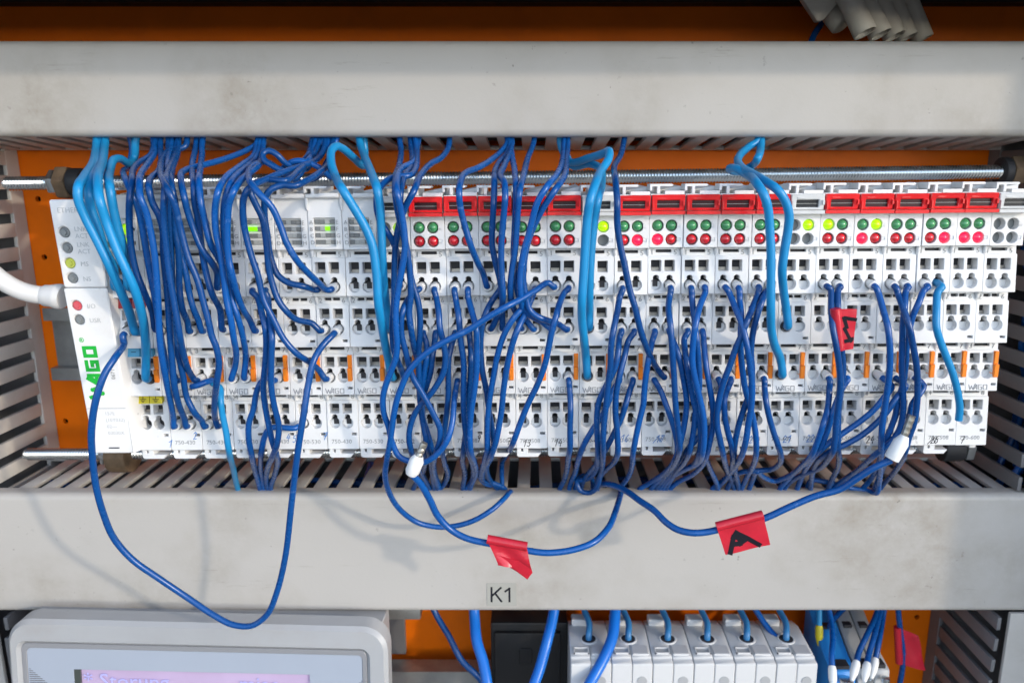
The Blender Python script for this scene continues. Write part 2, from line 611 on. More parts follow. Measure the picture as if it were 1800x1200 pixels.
def h_duct(label, h0, h1, slat_side, phase, x0=-262.0, x1=262.0, lean=0.0):
    t = thing('wiring_duct', label, 'wiring duct', 0, DF, h1)
    org = (0, DF, h1)

    def rel(mb):
        mb.v = [(x, d - DF, h - h1) for x, d, h in mb.v]
        return mb
    part('lid', rel(MB().prism(lid_profile(h0, h1, DF), x0, x1, 'dh')), 'duct_grey', t, smooth=40)
    hs = h0 + 1.75 if slat_side == 'top' else h1 - 1.75
    hb = h1 - 1.75 if slat_side == 'top' else h0 + 1.75
    part('base', rel(MB().box(x0, x1, DW - 2.2, DW - 0.2, h0 + 1, h1 - 1)), 'duct_shade_tone', t, 0.3)  # duct interior uses the darkened copy, painted as shade
    part('wall', rel(MB().box(x0, x1, DF + 8, DW - 3, hb - 0.9, hb + 0.9)), 'duct_shade_tone', t, 0.3)
    # strip the fingers grow from
    sgn = 1 if slat_side == 'top' else -1
    ha = hs + lean
    part('root_strip', rel(MB().box(XL + 0.5, XR - 0.5, DW - 9, DW - 2.4, ha - 0.9, ha + 0.9)), 'duct_slat', t, 0.3)
    me = slat_mesh(DW - 8.6 - (DF + 2.2), 5.7, 1.8, 'duct_slat')
    k0 = math.ceil((XL + 4 - phase) / 10)
    x = phase + 10 * k0
    while x < XR - 3:
        o = link('slat', me, t)
        o.location = (x * MM, 2.2 * MM, -(hs - 0.9 - h1 + 0.0) * MM)
        ang = math.atan2(lean, DW - DF - 11)
        o.rotation_euler = (-ang + R(random.uniform(-0.4, 0.4)), R(random.uniform(-0.8, 0.8)), R(random.uniform(-0.35, 0.35)))
        x += 10
    return t


upper_duct = h_duct('grey wiring duct running across above the threaded rod', UP0, UP1, 'bottom', 7.5, lean=4.0)
lower_duct = h_duct('grey wiring duct with K1 sticker running across below the modules', LO0, LO1, 'top', 5.0)


def v_duct(label, xw, side, h0, h1, pitch, phase, dark, lid=True):
    """side = +1: duct body lies towards +x of its slotted wall"""
    t = thing('wiring_duct', label, 'wiring duct', xw, DW, h1)
    m = 'duct_shade_tone' if dark else 'duct_slat'  # shaded ducts take the darkened copy of the plastic

    def rel(mb):
        mb.v = [(x - xw, d - DW, h - h1) for x, d, h in mb.v]
        return mb
    xo = xw + side * 46
    a, b = sorted((xw + side * 0.9, xo))
    part('base', rel(MB().box(a, b, DW - 2.2, DW - 0.2, h0, h1)), 'duct_shade_tone', t, 0.3)
    part('wall', rel(MB().box(xo - 0.9, xo + 0.9, DF + 3, DW - 2.4, h0, h1)), 'duct_shade_tone', t, 0.3)
    part('root_strip', rel(MB().box(xw - 0.9, xw + 0.9, DW - 9, DW - 0.3, h0, h1)), m, t, 0.3)
    if lid:
        l0, l1 = (UP1 + 0.5, LO0 - 0.5) if h0 < LO0 else (h0, h1)
        a, b = sorted((xw - side * 1.0, xo + side * 1.0))
        part('lid', rel((MB().box(a + (3 if side > 0 else 0), b - (3 if side < 0 else 0), DF, DF + 1.8, l0, l1) if h0 < LO0 else
                        MB().box(a + (4 if side > 0 else 0), b - (4 if side < 0 else 0), DF, DF + 1.8, l0, l1))),
             'duct_grey', t, 0.4, seg=2)
    key = (m, 'v')
    if key not in SLAT_CACHE:
        SLAT_CACHE[key] = MB().box(-0.9, 0.9, 0, DW - 8.6 - (DF + 2.2), -3.1, 3.1).mesh('slat', m, 0.35, seg=2)
    h = phase
    while h < h1 - 3:
        if h > h0 + 3:
            o = link('slat', SLAT_CACHE[key], t)
            o.location = (0, (DF + 2.2 - DW) * MM, -(h - h1) * MM)
            o.rotation_euler = (R(random.uniform(-0.6, 0.6)), R(random.uniform(-2, 2)), R(random.uniform(-0.5, 0.5)))
        h += pitch
    return t


v_duct('vertical grey wiring duct at the left edge beside the orange panel', XL, -1, UP0 + 4, LO1 - 4, 10.6, -30.7, False)
v_duct('vertical shade-toned grey wiring duct right of the last module', XR, 1, UP0 + 4, LO1 - 4, 10.6, -31.2, True)  # slats darkened in colour to stand for shade
v_duct('vertical grey wiring duct in the lower right corner', XR, 1, LO1 + 0.5, 300, 10.6, 195.0, True)  # slats carry the corner's shade in their colour
v_duct('vertical grey wiring duct in the lower left corner behind the display', XL, -1, LO1 + 0.5, 300, 10.6, 195.0, True)

# sticker on the lower duct: part of it
st = thing_st = at(882, 1044, DF)
s_ = plate(rect(-6.6, 6.6, -5.6, 5.6, 0.4), [], lambda h: -0.18, 0.2, 0.03)
sticker = part('sticker', s_, 'sticker', lower_duct)
sticker.location = ((st.x) * MM, 0, -(st.z - LO1) * MM)
tag(sticker, 'clear label sticker printed K1')
kl = [[(-4.5, 3.3), (-4.5, -3.3)], [(-0.4, -3.3), (-4.4, 0.7)], [(-2.9, -0.6), (-0.2, 3.3)], [(1.6, -1.6), (3.4, -3.0), (3.4, 3.3)]]
part('lettering', MB().strokes(kl, 0.85, 0.04, lambda a, b, tt: (a, -0.18 - tt, b)), 'ink_black', sticker, smooth=0)

# a third duct, dark, behind the display
t = thing('wiring_duct', 'dark wiring duct just visible behind the display', 'wiring duct', -150, DW, 214)
me = slat_mesh(46, 5.7, 1.8, 'duct_shade_tone')
for k in range(17):
    o = link('slat', me, t)
    o.location = ((-86 + 10 * k) * MM, -50 * MM, 12 * MM)
part('lid', MB().box(-90, 82, -52, -50, -12, 30), 'duct_shade_tone', t, 0.4)
part('base', MB().box(-90, 82, -4, -1, -12, 30), 'duct_shade_tone', t, 0.3)

struct('top_dark_strip', MB().box(-318, 308, 340, 349.6, -90, -74.5), 'rubber', 0.8)  # added dark strip along the top of the back panel

# ------------------------------------------------------------------ mounting rail
rl = thing('mounting_rail', 'grey steel mounting rail behind the coupler and modules', 'rail', 0, DW, 76)
prof = [(-8, -17.5), (-7, -17.5), (-7, -12.5), (-1.2, -12.5), (-1.2, 12.5), (-7, 12.5), (-7, 17.5), (-8, 17.5),
        (-8, 11.5), (-2.2, 11.5), (-2.2, -11.5), (-8, -11.5)]
part('profile', MB().prism(prof, -231, 195, 'dh'), 'rail_steel', rl, smooth=30)
scr = MB().tube([(-215, -4.2, 0.5), (-215, -2.0, 0.5)], 3.6, 20)
sc_ = part('screw', scr, 'zinc', rl, 0.4)


# ------------------------------------------------------------------ threaded rods
def threaded_rod(label, a, b, rad):
    a, b = Vector(a), Vector(b)
    t = thing('threaded_rod', label, 'threaded rod', *a)
    L = (b - a).length
    ax = (b - a) / L
    u = ax.cross(Vector((0, 0, 1))).normalized()
    w = ax.cross(u)
    S, per, pitch = 16, 4, 1.25
    n = int(L * per / pitch)
    v, f = [], []
    for i in range(n + 1):
        p = ax * (L * i / n)
        for k in range(S):
            ph = (i / per - k / S) % 1.0
            r = rad - 0.62 * abs(ph * 2 - 1)
            if i < 3 or i > n - 3:
                r = rad - 0.6
            g = 2 * math.pi * k / S
            v.append(p + (u * math.cos(g) + w * math.sin(g)) * r)
    for i in range(n):
        for k in range(S):
            k2 = (k + 1) % S
            f.append((i * S + k, i * S + k2, (i + 1) * S + k2, (i + 1) * S + k))
    f.append(tuple(range(S)))
    f.append(tuple(n * S + k for k in range(S)))
    part('thread', MB().add(v, f), 'zinc', t, smooth=50)
    return t, ax


def hexnut(t, ax, at_, length, rad, material, name='nut', sides=6, bev=0.5, turn=0.3):
    ax = Vector(ax)
    u = ax.cross(Vector((0, 0, 1))).normalized()
    w = ax.cross(u)
    v, f = [], []
    for s in (0, 1):
        for k in range(sides):
            g = 2 * math.pi * k / sides + turn
            v.append(ax * (at_ + s * length) + (u * math.cos(g) + w * math.sin(g)) * rad)
    f = [tuple(range(sides)), tuple(range(2 * sides - 1, sides - 1, -1))]
    f += [(k, sides + k, sides + (k + 1) % sides, (k + 1) % sides) for k in range(sides)]
    return part(name, MB().add(v, f), material, t, bev, seg=2)


DR = 316.0
ra, rb = at(10, 323, DR), at(1768, 302, DR)
rod_u, axu = threaded_rod('zinc threaded rod above the row of modules', ra, rb, 3.0)


def along(px, py, a, ax):
    return (at(px, py, DR) - Vector(a)).dot(Vector(ax))


hexnut(rod_u, axu, along(92, 322, ra, axu), 4.6, 5.6, 'zinc')
hexnut(rod_u, axu, along(107, 322, ra, axu), 5.0, 7.2, 'rusty', 'nut', 6, 0.6, 0.1)
hexnut(rod_u, axu, along(127, 322, ra, axu), 5.5, 6.0, 'rubber', 'bushing', 16, 0.6)
hexnut(rod_u, axu, along(1757, 303, ra, axu), 3.2, 6.0, 'rubber', 'bushing', 16, 0.5)
hexnut(rod_u, axu, along(1771, 303, ra, axu), 4.8, 6.6, 'rusty', 'nut', 6, 0.6, 0.2)
hexnut(rod_u, axu, along(1792, 303, ra, axu), 4.0, 5.6, 'zinc', 'nut', 6, 0.5, 0.2)
ra, rb = at(45, 798, DR), at(1672, 786, DR)
rod_l, axl = threaded_rod('zinc threaded rod under the row of modules', ra, rb, 2.8)
hexnut(rod_l, axl, along(183, 797, ra, axl), 4.2, 5.4, 'zinc')
hexnut(rod_l, axl, along(198, 797, ra, axl), 9.5, 8.6, 'rusty', 'nut', 12, 1.2, 0.1)
hexnut(rod_l, axl, along(1652, 787, ra, axl), 9.0, 6.2, 'rubber', 'bushing', 16, 0.6)
hexnut(rod_l, axl, along(1690, 787, ra, axl), 3.5, 6.2, 'rail_steel', 'nut', 6, 0.5)
# ------------------------------------------------------------------ terminal modules
X0, PW = -139.5, 12.0            # left edge of the first module, pitch
TILT = 0.0065                    # the row climbs slightly to the right
HX = 42.0
COLX = (3.0, 7.85)
# per row: top, bottom, distance of face at top / bottom, squares' span, keyhole centre
ROWS = [(23.4, 40.0, 264.6, 262.7, 28.1, 31.7, 36.6),
        (40.2, 58.8, 265.9, 263.6, 45.1, 48.4, 52.3),
        (59.0, 77.6, 267.8, 265.8, 63.6, 66.9, 71.0),
        (77.8, 99.8, 270.3, 268.0, 82.4, 85.7, 89.7)]


def rowd(r, h):
    a, b, d0, d1 = ROWS[r][:4]
    return d0 + (d1 - d0) * (h - a) / (b - a)


def mod_x(i):
    return X0 + PW * i


def rise(x):
    return -(x - HX) * TILT


def terminal(i, r, c):
    x = mod_x(i) + COLX[c]
    h = ROWS[r][6]
    return Vector((x + (h - 50) * TILT, rowd(r, h), h + rise(x)))


WAGO = [[(0, 1), (0.28, 0), (0.52, 0.8), (0.78, 0), (1.22, 1.25)], [(0.95, 0), (1.42, 1), (1.52, 1), (1.52, 0)],
        [(1.2, 0.34), (1.5, 0.34)], [(2.45, 1), (1.82, 1), (1.82, 0), (2.45, 0), (2.45, 0.52), (2.12, 0.52)],
        [(2.75, 0), (2.75, 1), (3.4, 1), (3.4, 0), (2.75, 0)]]

M = {}   # shared meshes
for r, (h0, h1, d0, d1, s0, s1, kc) in enumerate(ROWS):
    dmid = lambda h, r=r: rowd(r, h)
    # recessed number strip over the face
    hs = h0 + (3.0 if r == 0 else 3.2)
    if r in (0, 2, 3):
        sl = [rect(3.0, 8.6, h0 + 0.9, h0 + 1.95)]
    else:
        sl = [rect(3.0, 5.5, h0 + 0.9, h0 + 1.95), rect(6.0, 8.6, h0 + 0.9, h0 + 1.95)]
    M['strip', r] = plate(rect(0.1, 11.9, h0, hs + 0.3), sl, lambda h, r=r: rowd(r, h) + 0.75, 1.3, 0.1).mesh('number_strip', 'module_white')
    holes = [rect(cx - 1.8, cx + 1.8, s0 - 0.15, s1 + 0.25, 0.25, 2) for cx in COLX] + [keyhole(cx, kc) for cx in COLX]
    if r == 1:
        holes.append(rect(9.3, 11.1, h1 - 2.6, h1 - 1.7))
    if r == 2:
        holes.append(rect(9.6, 11.3, h1 - 2.9, h1 - 2.0))
    if r == 3:
        holes.append(rect(9.3, 11.1, h1 - 6.3, h1 - 5.3))
    M['face', r] = plate(rect(0.07, 11.93, hs, h1, 0.25, 2), holes, dmid, 5.0, 0.16).mesh('terminal_face', 'module_white')
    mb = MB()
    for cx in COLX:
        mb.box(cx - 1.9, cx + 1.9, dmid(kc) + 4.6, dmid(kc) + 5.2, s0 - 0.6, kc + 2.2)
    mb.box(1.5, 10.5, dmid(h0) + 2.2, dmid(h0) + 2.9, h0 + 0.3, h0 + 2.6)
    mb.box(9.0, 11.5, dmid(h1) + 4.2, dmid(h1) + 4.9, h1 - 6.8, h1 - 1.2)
    M['dark', r] = mb.mesh('hole_shade_plate', 'hole_shade')  # dark plates behind holes and slots, painted as their inner shade
    mb = MB()
    for cx in COLX:
        mb.box(cx - 1.55, cx + 1.55, dmid(s1) + 3.0, dmid(s1) + 3.3, s1 - 1.0, s1 + 0.5)
    M['clamp', r] = mb.mesh('clamp', 'clamp_steel', 0.08)
    mb = MB()
    for cx in COLX:
        mb.box(cx - 2.0, cx + 2.0, dmid(kc) + 2.3, dmid(kc) + 2.6, kc - 0.9, kc + 2.1)
    M['funnel', r] = mb.mesh('wire_funnel', 'module_white')
    mb = MB()
    for cx in COLX:
        mb.box(cx - 0.85, cx + 0.95, dmid(kc) + 2.1, dmid(kc) + 2.35, kc - 1.5, kc + 0.95)
    M['slit', r] = mb.mesh('slit_shade', 'hole_shade')  # dark boxes painted as shade in the wire openings
    mb = MB()
    mb.tube([(0.3, rowd(r, h0) + 0.1, h0 - 0.2), (0.3, rowd(r, h0) - 0.15, h0 + 0.9), (0.3, rowd(r, h0) + 0.1, h0 + 2.0), (0.3, rowd(r, h0) + 0.6, h0 + 3.2)],
            [0.66, 0.78, 0.7, 0.5], 10)
    M['nub', r] = mb.mesh('coding_nub', 'module_white', 0.0, 50)


mb = MB().box(0.08, 11.92, 271.0, 336, 4.6, 58.7).box(0.1, 11.9, 275.6, 336, 58.7, 99.2)
M['body'] = mb.mesh('body', 'module_white', 0.0, 0)
# latches on top and below
top = [(-0.3, 1.35), (7.4, 1.35), (7.9, 1.75), (7.4, 2.2), (3.3, 2.2), (3.3, 4.7), (2.2, 4.7), (2.2, 2.3),
       (0.55, 2.3), (0.55, 3.5), (0.1, 3.8), (-0.35, 3.4)]
mb = plate(top, [], lambda h: 261.3, 6.5, 0.15).box(5.0, 11.7, 261.0, 268.0, 3.7, 4.9)
mb.add([(4, 268.7, 3.4), (11.9, 268.7, 2.2), (11.9, 300, 1.4), (4, 300, 3.2), (4, 268.7, 4.7), (11.9, 268.7, 4.7), (11.9, 300, 4.7), (4, 300, 4.7)],
       [(0, 1, 2, 3), (4, 7, 6, 5), (0, 4, 5, 1), (1, 5, 6, 2), (2, 6, 7, 3), (3, 7, 4, 0)])
M['latch_top'] = mb.mesh('latch', 'module_white')
bot = [(0.3, 99.9), (10.2, 99.9), (10.2, 101.2), (4.4, 101.2), (4.4, 102.0), (9.2, 102.0), (8.0, 103.6), (1.2, 103.6), (0.5, 103.0)]
bot = [(0.3, 99.6), (1.9, 99.6), (1.9, 101.3), (2.7, 101.3), (2.7, 99.6), (4.6, 99.6), (4.6, 101.9), (9.6, 101.9), (8.3, 103.5), (1.0, 103.5), (0.3, 102.9)]
M['latch_bottom'] = plate(bot, [], lambda h: 268.6, 6.0, 0.15).mesh('latch', 'module_white')
M['contact'] = MB().box(9.95, 11.5, rowd(2, 66) - 0.7, rowd(2, 66) + 2, 62.6, 67.4) \
    .box(9.9, 11.55, rowd(2, 70) - 1.15, rowd(2, 70) + 2, 67.4, 72.3).mesh('power_contact', 'contact_orange', 0.15)

# upper part, kinds with lamps
LEDH = (15.7, 20.5)
led_h = [circle(cx, h, 2.05, 18) for cx in COLX for h in LEDH]
M['lamp_panel'] = plate(rect(0.07, 11.93, 11.4, 23.3, 0.2, 2), led_h + [rect(10.0, 11.0, 15.2, 16.3), rect(10.0, 11.0, 20.0, 21.1)],
                        lambda h: 262.6 - 0.05 * (h - 11), 3.0, 0.14).mesh('lamp_panel', 'module_white')
mb = MB().box(0.6, 9.7, 265.0, 265.5, 12.2, 23.0)
M['lamp_back'] = mb.mesh('lamp_back', 'led_grey')
mb = MB().box(9.8, 11.3, 262.35, 263.5, 14.9, 21.4)
M['lamp_inlay'] = mb.mesh('lamp_inlay', 'module_white')


def dome(mat_):
    prof = [(1.8, 2.2), (1.8, 1.1), (1.7, 0.45), (1.4, -0.15), (0.9, -0.6), (0.35, -0.82), (0.02, -0.86)]
    v, f = [], []
    n = 16
    for rr, y in prof:
        for k in range(n):
            a = 2 * math.pi * k / n
            v.append((rr * math.cos(a), y, rr * math.sin(a)))
    for i in range(len(prof) - 1):
        for k in range(n):
            f.append((i * n + k, i * n + (k + 1) % n, (i + 1) * n + (k + 1) % n, (i + 1) * n + k))
    f.append(tuple((len(prof) - 1) * n + k for k in range(n)))
    return MB().add(v, f).mesh('lamp', mat_, 0, 60)


for k in ('led_green', 'led_red', 'lit_lime', 'lit_red'):
    M['dome', k] = dome(k)

# label caps
for kind in ('red', 'clear'):
    c = plate(rect(0.25, 11.75, 5.0, 10.4, 0.3, 2), [rect(2.1, 9.9, 6.9, 9.5, 0.15, 1)], lambda h: 259.2 + 0.10 * (h - 5), 2.4, 0.25)
    c.box(0.2, 11.8, 258.6, 262.2, 10.5, 11.7)
    c.box(2.3, 5.2, 259.15, 259.6, 6.0, 6.5)
    c.box(0.45, 1.0, 258.8, 259.6, 7.4, 10.3)
    c.box(11.0, 11.6, 258.8, 259.6, 7.0, 8.6)
    M['cap', kind] = c.mesh('label_cap', 'cap_' + kind, 0.0)
    M['win', kind] = MB().box(1.9, 10.1, 260.6, 261.2, 6.7, 9.7).mesh('label_window', 'window_red' if kind == 'red' else 'window_dark')
    M['glint', kind] = MB().box(2.1, 9.9, 260.4, 260.55, 8.18, 8.3).mesh('painted_glint', 'bar_pale')  # thin pale bar painted as a highlight across the window
M['cap_seat'] = MB().box(0.12, 11.88, 261.4, 268.4, 4.75, 11.9).mesh('label_seat', 'module_white', 0.15)

# upper part, kinds with bar lights
M['bar_panel'] = plate(rect(0.07, 11.93, 4.8, 23.3, 0.2, 2), [rect(2.1, 9.5, 12.3, 22.3)], lambda h: 262.9 - 0.05 * (h - 11) if h > 11 else 262.9 + (11 - h) * 0.05,
                       2.4, 0.2).mesh('bar_panel', 'module_white')
M['bar_lip'] = MB().box(0.12, 11.88, 261.2, 265, 4.0, 5.4).mesh('bar_lip', 'module_white', 0.3)
M['bar_rib'] = MB().tube([(0.2, 262.3, 5.2), (0.2, 262.2, 7.5), (0.2, 263.0, 9.6)], [0.6, 0.65, 0.4], 10).mesh('coding_nub', 'module_white', 0, 50)
mb = MB().box(1.9, 9.7, 264.3, 264.9, 12.0, 22.6)
M['bar_back'] = mb.mesh('bar_tray', 'module_white')
M['bar'] = MB().box(0, 1.9, 0, 0.9, 0, 1.45).mesh('indicator_bar', 'bar_grey', 0.1)
M['bar_mid'] = MB().box(0, 1.9, 0, 0.85, 0, 1.45).mesh('indicator_bar', 'bar_pale', 0.1)
M['bar_lit'] = MB().box(0, 1.9, 0, 0.95, 0, 1.45).mesh('indicator_bar', 'lit_bar', 0.1)

# printing shared by all modules
def join_text(items, material):
    bm = bmesh.new()
    for s, size, x, d, h in items:
        me = text_mesh(s, size, material)
        me.transform(Matrix.Translation((x * MM, d * MM, -h * MM)))
        bm.from_mesh(me)
        bpy.data.meshes.remove(me)
    me = bpy.data.meshes.new('print')
    bm.to_mesh(me)
    bm.free()
    me.materials.append(MATS[material])
    return me


it = []
for r in range(4):
    for k, x in ((0, 1.0), (4, 9.3)):
        h = ROWS[r][0] + 2.75
        it.append((str(r + 1 + k), 2.6, x, rowd(r, h) + 0.70, h))
M['digits'] = join_text(it, 'print_grey')
it = []
for k, s in enumerate('ABCD'):
    it.append((s, 2.0, 0.75, 262.2, 14.4 + 2.35 * k))
for k, s in enumerate('EFGH'):
    it.append((s, 2.0, 9.9, 262.2, 14.4 + 2.35 * k))
M['letters'] = join_text(it, 'print_grey')
TITLE = {}
for s in ('750-430', '750-530', '750-602', '750-508', '750-600'):
    TITLE[s] = join_text([(s, 2.35, 1.5, rowd(3, 97) - 0.02, 97.6)], 'print_grey')
TITLE['750-602'] = join_text([('750-602', 2.35, 1.5, rowd(3, 97) - 0.02, 97.6)], 'print_dark')
lg = MB().strokes([[(1.3 + a * 2.0, 77.0 - b * 1.75) for a, b in ln] for ln in WAGO], 0.24, 0.12,
                  lambda a, b, t: (a, rowd(2, b) - t, b))
M['logo'] = lg.mesh('emblem', 'emboss_grey', 0, 0)

DIG = {'1': [[(0, .7), (.45, 1), (.3, 0)]], '2': [[(0, .75), (.25, 1), (.5, .75), (.05, 0), (.55, .05)]],
       '3': [[(0, .9), (.4, 1), (.45, .7), (.2, .55), (.5, .35), (.3, 0), (0, .1)]],
       '4': [[(.3, 1), (0, .4), (.55, .45)], [(.42, .75), (.35, -.05)]],
       '5': [[(.55, 1), (.1, .95), (.05, .6), (.4, .6), (.45, .2), (.2, 0), (0, .1)]],
       '6': [[(.45, 1), (.1, .6), (.02, .2), (.25, 0), (.45, .25), (.2, .5), (.06, .3)]],
       '7': [[(0, .95), (.55, 1), (.2, 0)], [(.1, .5), (.5, .55)]],
       '8': [[(.25, .55), (.05, .8), (.3, 1), (.5, .8), (.05, .25), (.25, 0), (.5, .25), (.25, .55)]],
       '9': [[(.5, .7), (.2, .5), (.1, .85), (.4, 1), (.48, .6), (.3, 0)]], '0': [[(.25, 0), (0, .5), (.25, 1), (.5, .5), (.25, 0)]]}


def scribble(t, s, x, h, size, material, strike=False):
    lines = []
    for k, ch in enumerate(s):
        for ln in DIG[ch]:
            lines.append([(x + (k * 0.75 + a) * size * 0.8 + b * size * 0.18, h - b * size) for a, b in ln])
    if strike:
        lines.append([(x - 1, h + .2), (x + 1.2, h - size * .8), (x + 1.6, h - .2), (x + 2.6, h - size * .9)])
    mb = MB().strokes(lines, 0.25, 0.06, lambda a, b, tt: (a, rowd(3, b) - tt, b))
    return part('handwritten_number', mb, material, t, smooth=0)


ORD = ['first', 'second', 'third', 'fourth', 'fifth', 'sixth', 'seventh']
SHORT = {}      # how wires refer to a module


def module_info(i):
    if i < 7:
        s = ORD[i] + ' bar-light module'
        return 'bar', 'white terminal module with grey bar lights, %s from the coupler' % ORD[i], s, '750-530' if i in (4, 6) else '750-430'
    if i in (7, 13, 19):
        k = (7, 13, 19).index(i)
        s = ('left', 'middle', 'right')[k] + ' clear-capped module'
        return 'clear', 'white terminal module with clear cap, just left of the %s red-capped group' % ('left', 'middle', 'right')[k], s, '750-602'
    if i == 25:
        return 'end', 'white end module with clear cap and empty lamp holes, rightmost of the row', 'end module', '750-600'
    g, k = ((i - 8) // 6, (i - 8) % 6)
    gn = ('left', 'middle', 'right')[g]
    return 'red', 'white terminal module with red cap, %s of five in the %s red-capped group' % (ORD[k], gn), \
        '%s %s-group red-capped module' % (ORD[k], gn), '750-508'


LIT = {14: ('g', 'g', 'r', 'R'), 15: ('g', 'g', 'R', 'r'), 20: ('G', 'g', 'r', 'r'), 21: ('g', 'G', 'R', 'r'),
       23: ('g', 'g', 'r', 'R'), 24: ('g', 'g', 'R', 'R'), 7: ('', 'G', '', ''), 13: ('', 'G', '', ''), 19: ('', 'G', '', ''),
       25: ('', '', '', '')}
LM = {'g': 'led_green', 'r': 'led_red', 'G': 'lit_lime', 'R': 'lit_red'}
HAND = {0: ('2', 8.6, 95.5, 'ink_blue'), 3: ('4', 8.2, 96.5, 'ink_blue'), 4: ('5', -1.4, 97, 'ink_blue'), 5: ('7', -1.6, 96, 'ink_blue'),
        6: ('6', -1.6, 97, 'ink_blue'), 7: ('8', -1.8, 97, 'ink_blue'), 11: ('13', 2.6, 99, 'ink_black'), 12: ('14', 2.6, 99, 'ink_black'),
        14: ('16', 4, 97.5, 'ink_blue'), 15: ('17', 5.5, 98, 'ink_blue'), 9: ('9', 9, 97.4, 'ink_black'), 10: ('7', 8.5, 98.4, 'ink_black'),
        18: ('20', 5, 98.4, 'ink_blue'), 19: ('21', 6, 98.2, 'ink_blue'), 20: ('22', 3, 98.2, 'ink_blue'), 21: ('23', 2, 98.0, 'ink_blue'),
        22: ('24', 2, 98.6, 'ink_black'), 24: ('25', 2.4, 99, 'ink_black'), 25: ('7', 2, 99, 'ink_black')}

for i in range(26):
    kind, label, short, title = module_info(i)
    SHORT[i] = short
    x = mod_x(i)
    grp = {'bar': 'bar-light modules', 'red': 'red-capped modules', 'clear': 'clear-capped modules', 'end': 'clear-capped modules'}[kind]
    t = thing('terminal_module', label, 'terminal module', x - 50 * TILT + random.uniform(-.04, .04), random.uniform(-.25, .25), rise(x + 6) + random.uniform(-.12, .12), grp, -TILT + random.uniform(-.0006, .0006))
    link('body', M['body'], t)
    for r in range(4):
        link('terminal_face', M['face', r], t)
        link('number_strip', M['strip', r], t)
        link('hole_shade_plate', M['dark', r], t)
        link('clamp', M['clamp', r], t)
        link('coding_nub', M['nub', r], t)
        link('wire_funnel', M['funnel', r], t)
        if i < 19:
            link('slit_shade', M['slit', r], t)
    link('latch', M['latch_top'], t)
    if i < 25:
        link('latch', M['latch_bottom'], t)
    else:
        part('foot', MB().box(7.5, 10, 271, 276, 99.6, 102), 'module_white', t, 0.2)
    link('power_contact', M['contact'], t)
    link('terminal_numbers', M['digits'], t)
    link('article_number', TITLE[title], t)
    link('emblem', M['logo'], t)
    if kind == 'bar':
        link('bar_panel', M['bar_panel'], t)
        link('bar_lip', M['bar_lip'], t)
        link('bar_tray', M['bar_back'], t)
        link('coding_nub', M['bar_rib'], t)
        link('bar_letters', M['letters'], t)
        for b in range(4):
            for c in range(4):
                lit = (i == 3 and b == 1 and c in (0, 1)) or (i == 5 and b == 1 and c == 2)
                o = link('indicator_bar', M['bar_lit'] if lit else (M['bar'] if c in (0, 3) or (i + b + c) % 3 == 0 else M['bar_mid']), t)
                o.location = ((2.3 + 1.76 * c) * MM, 263.35 * MM, -(12.9 + 2.35 * b) * MM)
                o.scale = (0.9, 1, 1)
    else:
        link('lamp_panel', M['lamp_panel'], t)
        link('lamp_back', M['lamp_back'], t)
        link('lamp_inlay', M['lamp_inlay'], t)
        ck = 'red' if kind == 'red' else 'clear'
        link('label_cap', M['cap', ck], t)
        link('label_window', M['win', ck], t)
        link('painted_glint', M['glint', ck], t)
        link('label_seat', M['cap_seat'], t)
        lit = LIT.get(i, ('g', 'g', 'r', 'r'))
        for k, ch in enumerate(lit):
            if ch:
                o = link('lamp', M['dome', LM[ch]], t)
                o.location = (COLX[k % 2] * MM, 262.6 * MM, -LEDH[k // 2] * MM)
                if ch in 'GR':
                    o['label'] = 'lit lamp'
    if i in HAND:
        s, hx, hh, im = HAND[i]
        scribble(t, s, hx, hh, 2.7, im, i in (15, 24))

# ------------------------------------------------------------------ coupler
cp = thing('bus_coupler', 'white bus coupler with green logo and status lamps at the left end of the row', 'bus coupler',
           -151.5 - 50 * TILT, 0, rise(-150), None, -TILT)
for r in range(4):
    link('terminal_face', M['face', r], cp)
    link('number_strip', M['strip', r], cp)
    link('hole_shade_plate', M['dark', r], cp)
    link('clamp', M['clamp', r], cp)
link('body', M['body'], cp)
link('power_contact', M['contact'], cp)
link('latch', M['latch_top'], cp)
link('latch', M['latch_bottom'], cp)
link('lamp_panel', M['lamp_panel'], cp)
link('lamp_back', M['lamp_back'], cp)
link('label_seat', M['cap_seat'], cp)
for k, (c, hh) in enumerate(((0, 0), (1, 0), (0, 1), (1, 1))):
    o = link('lamp', M['dome', ('led_green', 'lit_lime', 'led_green', 'lit_lime')[k]], cp)
    o.location = (COLX[c] * MM, 262.6 * MM, -LEDH[hh] * MM)
# coloured tags over the holes
def tagpiece(r, col, label, sym=None):
    for c in range(2):
        h = ROWS[r][4] - 4.6
        x0 = COLX[c] - 2.35
        mbx = MB()
        mbx.add([(x0, rowd(r, h) - 0.9, h), (x0 + 4.6, rowd(r, h) - 0.9, h), (x0 + 4.6, rowd(r, h) - 1.7, h + 3.6), (x0, rowd(r, h) - 1.7, h + 3.6),
                 (x0, rowd(r, h) + 2, h), (x0 + 4.6, rowd(r, h) + 2, h), (x0 + 4.6, rowd(r, h) + 2, h + 3.6), (x0, rowd(r, h) + 2, h + 3.6)],
                [(0, 1, 2, 3), (4, 7, 6, 5), (0, 4, 5, 1), (1, 5, 6, 2), (2, 6, 7, 3), (3, 7, 4, 0)])
        o = part('marker_tag', mbx, col, cp, 0.15)
        o['label'] = label
        if sym:
            ln = [[(x0 + 2.3 + a, h + 1.8 + b) for a, b in q] for q in sym]
            part('marker_symbol', MB().strokes(ln, 0.22, 0.06, lambda a, b, tt: (a, rowd(r, h) - 0.9 - (b - h) / 3.6 * 0.8 - tt, b)), 'ink_black', o, smooth=0)


